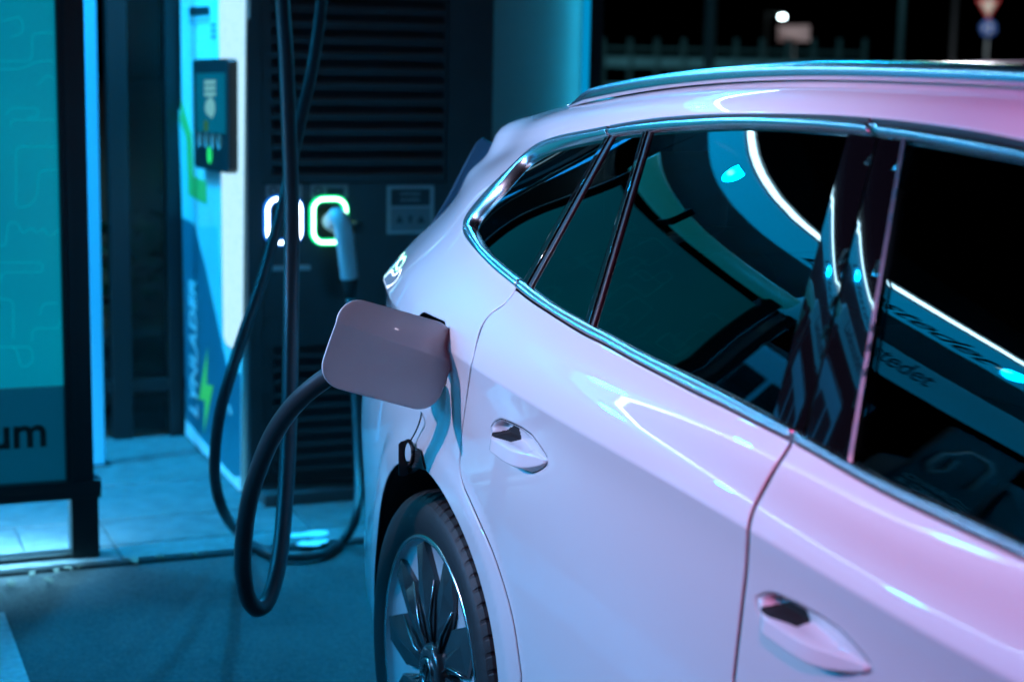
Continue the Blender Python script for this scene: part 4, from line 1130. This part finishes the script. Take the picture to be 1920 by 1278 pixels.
# unseen plate on an arm, added to keep the beam off the front roof
L_ = np.array([-1.2, -5.2, 3.3]); V = []
for k in (.60, .605):
    for T_ in ((1.05, -.66, 1.36), (2.9, -.66, 1.30), (2.9, -.66, 2.9), (1.25, -.66, 2.9)):
        d_ = np.array(T_)-L_; V.append(L_+d_/np.linalg.norm(d_)*k)
pydata('beam_blocker', V, [(0, 1, 2, 3), (7, 6, 5, 4), (0, 4, 5, 1), (1, 5, 6, 2), (2, 6, 7, 3), (3, 7, 4, 0)], BLK, kl)
MB().tube([V[3], L_+np.array([.05, .1, .09])], .008, 8).build('blocker_arm', BLK, kl, True)
street_lamp((7.6, -4.6, 0), (6.8, -4.0, 4.6), (2.3, -.5, 1.9), P_PINK, (1., .06, .30), 25, 'pink street lamp near the front of the car', 1., hc=(1., .3, .5))

# ================================================================== cables and plugs
G_ = lambda u, v, z=.018: onZ(u, v, z)
cable('charging_cable', [P3(526,-330,4.6), P3(528,-120,4.52), P3(530,0,4.42), P3(536,100,4.35), P3(541,220,4.28), P3(545,330,4.2), P3(547,430,4.12), P3(546,560,4.05), P3(544,700,4.02), P3(541,820,4.0), P3(535,930,3.97), P3(526,1030,3.93), P3(514,1092,3.9), P3(500,1128,3.87), P3(482,1140,3.84), P3(465,1120,3.80), P3(456,1070,3.75), P3(457,1010,3.68), P3(467,940,3.6), P3(488,870,3.5), P3(518,805,3.4), P3(560,750,3.31), P3(612,708,3.25), P3(660,684,3.2), P3(705,672,3.2)], .0190, 'thick black cable hanging in a long loop to the open flap')
cable('charging_cable', [P3(628,-330,4.75), P3(607,-60,4.72), P3(600,30,4.68), P3(585,130,4.62), P3(566,215,4.56), P3(552,280,4.52), P3(534,365,4.5), P3(515,440,4.5), P3(490,530,4.5), P3(462,610,4.48), P3(436,690,4.45), P3(413,770,4.48), P3(403,850,4.56), P3(405,910,4.7), P3(422,963,4.9), G_(452,1003), G_(492,1030), G_(540,1042), G_(600,1038), G_(643,1012), P3(668,965,5.55), P3(672,880,5.7), P3(668,760,5.8), P3(660,640,5.83), P3(657,560,5.83)], .0155, 'black cable coiling onto the pavement below the holstered plug')
# plug resting in the green socket
gun = tag(empty('charging_plug', tuple(onX(640, 430, XC+.1))), 'pale charging plug resting in the green-lit socket of the charger', 'plug')
PLG = mat('plug_grey', (.55, .58, .60), .38); 
g0 = onX(616, 413, XC)
MB().lathe([(.0, .012), (.028, .012), (.031, .03), (.034, .07), (.036, .10), (.030, .115)], (XC, g0[1], g0[2]), 0, 24).build('plug_nose', PLG, gun, True)
MB().tube(catmull([g0+np.array([.085, .0, .0]), onX(632, 407, XC+.13), onX(643, 425, XC+.15), onX(649, 465, XC+.145), onX(653, 500, XC+.13), onX(655, 521, XC+.125)], 5), [.030]*3+[.034]*5+[.033]*6+[.031]*7+[.030]*5, 16).build('plug_handle', PLG, gun, True)
box('plug_latch', XC+.10, XC+.18, onX(640, 0, XC)[1], onX(656, 0, XC)[1], onX(650, 428, XC)[2], onX(650, 408, XC)[2], DARK2, gun, .006)
MB().tube([onX(655, 519, XC+.125), onX(656, 540, XC+.12), onX(657, 566, XC+.11)], [.027, .022, .017], 14).build('cable_boot', DARK2, gun, True)
# plug in the car, behind the flap
cp = tag(empty('car_plug', tuple(local(0, 0, .05))), 'black charging plug pushed into the car, mostly hidden by the open flap', 'plug')
pe = np.array(P3(712, 671, 3.2))
mb = MB().tube(catmull([local(-.01, 0, -.06), local(-.01, 0, .0), local(-.012, -.004, .06), local(-.02, -.012, .12), pe*.5+local(-.03, -.02, .15)*.5, pe], 5), [.036]*8+[.034]*6+[.030]*6+[.024]*6, 16); mb.build('plug_body', BLACKP, cp, True)

# cover of the port hanging on its cord over the wheel arch
hc = tag(empty('port_cover', tuple(S(*pix2uv(768, 850))[0])), 'black ribbed port cover dangling on a thin cord above the rear wheel', 'cap')
dC = float((S(*pix2uv(772, 845))[0]-CAMP)@CF)
def D3(u, v, k):
    h = BVH.ray_cast(Vector(CAMP), Vector(ray(u, v)))
    d = float((np.array(h[0])-CAMP)@CF) if h[0] is not None else dC
    return Vector(atD(u, v, min(d, dC)+k))
CAPM = mat('cap_rubber', (.020, .024, .027), .5, bump=.1, bscale=600)
def plate(pts, k0, k1, name, par, m=CAPM):
    n = len(pts); V = [D3(u, v, k0) for u, v in pts]+[D3(u, v, k1) for u, v in pts]
    F = [tuple(range(n)), tuple(range(n, 2*n))[::-1]]+[(i, n+i, n+(i+1) % n, (i+1) % n) for i in range(n)]
    o = pydata(name, V, F, m, par); b = bmesh.new(); b.from_mesh(o.data); bmesh.ops.recalc_face_normals(b, faces=b.faces); b.to_mesh(o.data); b.free()
    md = o.modifiers.new('bevel', 'BEVEL'); md.width = .0015; md.segments = 2; return o
plate([(747,832),(752,827),(763,824),(766,828),(757,836),(755,850),(757,866),(764,874),(764,891.5),(757,893),(747,891.5)], -.030, -.012, 'cover_shell', hc)
plate([(775,834),(779,838),(787,841),(792,862),(795.5,881),(788,878),(776,884),(766,876),(772,873),(775,865)], -.016, -.002, 'cover_back', hc)
plate([(764,888),(764,873),(772,873),(779,838),(786,841),(788,877),(776,886)], -.012, -.008, 'cover_web', hc)
for k in range(7): plate([(776.5,841+k*5.2),(785.5,844+k*5.2),(785.8,846.6+k*5.2),(776.5,843.8+k*5.2)], -.021, -.014, 'cover_rib', hc)
MB().tube([D3(765+9.5*math.cos(t), 849+23*math.sin(t), -.026) for t in np.linspace(0, 2*math.pi, 29)], .0042, 8).build('cover_ring', CAPM, hc, True)
MB().tube(catmull([Vector(P3(792, 760, dC-.02)), D3(788, 785, -.03), D3(781, 805, -.03), D3(772, 822, -.028), D3(768, 829, -.026)], 6), .0016, 8).build('cord', CAPM, hc, True)

# ================================================================== more of the charger row, left of the kiosk (seen mirrored in the side windows)
be = tag(empty('sign_beam', (-2.35, -4.6, 2.5)), 'pale rounded sign beam lettered Ladestedet over the neighbouring bays', 'sign')
MB().prism([(-2.36+.075*math.cos(t)*1.0, 2.50+.085*math.sin(t)) for t in np.linspace(0, 2*math.pi, 25)[:-1]], 1, -7.2, -2.80).build('beam', mat('beam_acrylic', (.38, .46, .50), .4, emit=(.0, .60, 1.3), estr=1.), be, True)
tb = textmesh('lettering', 'Ladestedet', .13, .001, mat('letter_blue', (.02, .10, .16), .4), be, (-2.283, -2.95, 2.455), (0, -1, 0), (0, 0, 1), bold=.01)
for y in (-2.86, -5.0, -7.1): box('beam_post', -2.42, -2.34, y-.03, y+.03, .004, 2.44, BLK, be, .004)
for i, (y0, y1, lab) in enumerate(((-3.95, -3.15, 'pale charger with three vents and CHARGE and DRIVE lettering beyond the kiosk'), (-5.6, -4.7, 'dark charger with green lamps and CHARGE and DRIVE lettering in the far bay'))):
    t = tag(empty('charging_station', (-3.4, (y0+y1)/2, 0)), lab, 'charger')
    box('cabinet', -3.7, -2.97, y0, y1, .06, 2.42, DARK, t, .01)
    box('plinth', -3.66, -3.0, y0+.03, y1-.03, 0, .06, DARK2, t, 0)
    if i == 0:
        fp = box('front_panel', -2.968, -2.955, y0+.02, y1-.02, .3, 2.38, mat('panel_paleblue_glow', (.50, .60, .66), .35, emit=(.0, .40, 1.), estr=.9), t, .004)  # emission stands in for the canopy light on this panel
        for k in range(3):
            a = y0+.08+k*.225; v_ = box('vent', -2.955, -2.950, a, a+.19, 2.02, 2.24, DARK2, fp, 0)
            for q in range(7): box('vent_bar', -2.950, -2.944, a, a+.19, 2.03+q*.03, 2.04+q*.03, SLAT, v_, 0)
        box('label', -2.955, -2.952, y1-.30, y1-.12, 1.5, 1.62, LAB, fp, 0)
    else:
        fp = box('front_panel', -2.968, -2.955, y0+.02, y1-.02, .3, 2.38, DARK2, t, .004)
        for k in range(3): MB().lathe([(.0, .01), (.02, .01), (.025, 0)], (-2.955, y1-.15-k*.18, 1.75), 0, 16).build('status_lamp', emis('status_green', (.02, 1., .5), 5.), fp, True)
        box('orange_band', -2.955, -2.95, y1-.62, y1-.08, 1.58, 1.66, mat('orange_print', (.35, .10, .03), .5, emit=(.25, .06, .02), estr=.6), fp, 0)
    sg = box('sign_plate', -3.0, -2.96, y1+.03, y1+.40, 1.7, 2.55, DARK2, t, .003)
    LW = mat('sign_letters', (.35, .42, .45), .4, emit=(.02, .10, .15), estr=1.)
    textmesh('lettering', 'CHARGE\n& DRIVE', .085, .001, LW, sg, (-2.957, y1+.38, 2.12), (0, -1, 0), (0, 0, 1), bold=.01)
    yy, zz = y1+.22, 2.36
    MB().tube([(-2.955, yy-.10, zz-.08), (-2.955, yy-.10, zz+.06), (-2.955, yy-.06, zz+.10), (-2.955, yy+.04, zz+.10), (-2.955, yy+.08, zz+.05), (-2.955, yy+.12, zz+.02), (-2.955, yy+.13, zz-.06), (-2.955, yy+.09, zz-.09), (-2.955, yy+.05, zz-.05), (-2.955, yy+.05, zz+.02)], .009, 8).build('plug_symbol', LW, sg, True)

# ================================================================== far side of the road
def far(u, v, d): return Vector(atD(u, v, d))
fw = far(1130, 120, 30.); fe = far(1620, 120, 31.)
fc = tag(empty('bridge_parapet', (fw.x, fw.y, 0)), 'dim parapet of pale panels between posts across the road', 'fence')
FARM = mat('parapet_panel', (.18, .22, .23), .6, noise=.15, nscale=2); FARD = mat('parapet_dark', (.05, .06, .06), .7)
n = 10
for k in range(n+1):
    p = fw.lerp(fe, k/n); zt = far(1130+490*k/n, 72, 30).z
    MB().tube([(p.x, p.y, 0), (p.x, p.y, zt)], .05, 8).build('post', FARD, fc)
    if k < n:
        q = fw.lerp(fe, (k+1)/n); a, b = p.lerp(q, .1), p.lerp(q, .9); zb = far(1380, 150, 30).z; zc_ = far(1380, 92, 30).z; zl = far(1380, 128, 30).z
        off = Vector((.05, .03, 0))
        for za, zd, nm in ((zl-.02, zl+.16, 'panel'), (zc_-.05, zc_, 'rail'), (zb-.35, zb-.1, 'panel')):
            pydata(nm, [(a.x, a.y, za), (b.x, b.y, za), (b.x, b.y, zd), (a.x, a.y, zd), (a.x+off.x, a.y+off.y, za), (b.x+off.x, b.y+off.y, za), (b.x+off.x, b.y+off.y, zd), (a.x+off.x, a.y+off.y, zd)], [(0, 1, 2, 3), (7, 6, 5, 4), (0, 4, 5, 1), (3, 2, 6, 7), (1, 5, 6, 2), (0, 3, 7, 4)], FARM if nm == 'panel' else FARD, fc)
# distant street lamp, lit shop sign, bare pole
def farlamp():
    h = far(1467, 32, 75); s = tag(empty('street_lamp', (h.x, h.y, 0)), 'distant white street lamp above the car roof', 'street lamp')
    MB().tube([(h.x-.6, h.y-.4, 0), (h.x-.6, h.y-.4, h.z+.2), (h.x, h.y, h.z+.1)], .07, 8).build('pole', FARD, s, True)
    MB().lathe([(.0, -.06), (.10, -.05), (.14, .0), (.10, .05), (.0, .06)], (h.x, h.y, h.z), 2, 12).build('lamp_head', emis('far_lamp_white', (.75, .95, 1.), 22.), s, True)
farlamp()
def facing(name, u0, v0, u1, v1, d, m, par, th=.2):
    V = [far(u0, v0, d), far(u1, v0, d), far(u1, v1, d), far(u0, v1, d), far(u0, v0, d+th), far(u1, v0, d+th), far(u1, v1, d+th), far(u0, v1, d+th)]
    return pydata(name, V, [(3, 2, 1, 0), (4, 5, 6, 7), (0, 1, 5, 4), (2, 3, 7, 6), (1, 2, 6, 5), (0, 4, 7, 3)], m, par)
b0 = far(1490, 64, 58); bs = tag(empty('shop_sign', (b0.x, b0.y, 0)), 'dim pinkish illuminated sign box below the distant street lamp', 'sign')
facing('sign_box', 1459, 48, 1518, 78, 58, mat('sign_box_light', (.1, .08, .08), .6, emit=(.085, .055, .055), estr=1.), bs)
facing('sign_face', 1470, 56, 1500, 70, 57.9, mat('sign_face_light', (.1, .08, .08), .6, emit=(.14, .10, .10), estr=1.), bs, .05)
facing('sign_mast', 1486, 78, 1491, 130, 58.05, FARD, bs)
pl_ = far(1690, 50, 38); po = tag(empty('bare_pole', (pl_.x, pl_.y, 0)), 'plain steel pole rising behind the car roof', 'pole')
MB().tube([(pl_.x, pl_.y, 0), (pl_.x, pl_.y, 6.5)], .075, 12).build('pole_shaft', mat('pole_far', (.3, .34, .35), .5, metal=.3), po, True)
MB().lathe([(.13, 0), (.13, .04), (.08, .06)], (pl_.x, pl_.y, .0), 2, 16).build('pole_foot', FARD, po, True)
sp = far(1852, 60, 64); sn = tag(empty('traffic_sign', (sp.x, sp.y, 0)), 'give-way triangle above a round blue sign on a thin post', 'traffic sign')
MB().tube([(sp.x, sp.y, 0), (sp.x, sp.y, far(1852, -20, 64).z)], .05, 8).build('post', mat('sign_post', (.3, .34, .35), .5, metal=.3), sn, True)
def farpoly(name, pts, d, m, th=.06):
    n = len(pts); V = [far(u, v, d) for u, v in pts]+[far(u, v, d+th) for u, v in pts]
    return pydata(name, V, [tuple(range(n))[::-1], tuple(range(n, 2*n))]+[(i, (i+1) % n, n+(i+1) % n, n+i) for i in range(n)], m, sn)
farpoly('warning_triangle', [(1830, -2), (1876, -2), (1853, 38)], 63.8, mat('sign_red', (.5, .03, .03), .5))
farpoly('triangle_field', [(1838, 3), (1868, 3), (1853, 30)], 63.7, mat('sign_pale', (.6, .5, .4), .5))
farpoly('round_sign', [(1853+16*math.cos(t), 53+16*math.sin(t)) for t in np.linspace(0, 2*math.pi, 21)[:-1]], 63.8, mat('sign_blue', (.02, .08, .3), .5))
for k in range(3):
    t = k*2.094+.5; farpoly('arrow', [(1853+10*math.cos(t), 53+10*math.sin(t)), (1853+10*math.cos(t+1.2), 53+10*math.sin(t+1.2)), (1853+6*math.cos(t+1.2), 53+6*math.sin(t+1.2)), (1853+6*math.cos(t), 53+6*math.sin(t))], 63.7, mat('sign_white', (.6, .6, .6), .5), .03)

# lamps along the road: two added to light the far side, four stand behind the photographer and glint in the paint
def road_lamp(base, h, power, color, label, r=.16, e=40.):
    s = tag(empty('street_lamp', base), label, 'street lamp')
    x, y = base[0], base[1]
    MB().tube([(x, y, 0), (x, y, h*.6), (x, y, h)], [.08, .07, .05], 10).build('pole', mat('pole_steel', (.25, .26, .27), .45, metal=.8), s, True)
    MB().lathe([(.0, .10), (r*.8, .07), (r, .0), (r*.9, -.03)], (x, y, h+.04), 2, 16).build('lamp_hood', FARD, s, True)
    MB().lathe([(.0, -.07), (r*.7, -.05), (r*.88, .0), (.0, .02)], (x, y, h), 2, 16).build('lamp_globe', emis('globe_%d' % int(e*10*color[0]), color, e), s, True)
    if power: lamp('lamp_light', 'POINT', (x, y, h-.2), power, color, .12, parent=s)
a = far(1330, 100, 22); b = far(1790, 30, 55)
road_lamp((a.x, a.y, 0), 8.5, 2600., (.25, .85, 1.), 'tall road lamp added to light the parapet')
road_lamp((b.x, b.y, 0), 9.5, 9000., (.75, .80, .85), 'tall road lamp added to light the give-way sign')
for x, y, h, lab in ((26, -8.0, 5.2, 'road lamp behind the photographer on the near side of the lane'), (17.2, 5.7, 9.3, 'middle road lamp of the three beyond the front of the car'), (15.5, 4.4, 8.2, 'lowest road lamp of the three beyond the front of the car'), (16.3, 7.6, 9.8, 'tallest road lamp of the three beyond the front of the car')):
    road_lamp((x, y, 0), h, 0, (1., .82, .9), lab, .26, 60.)
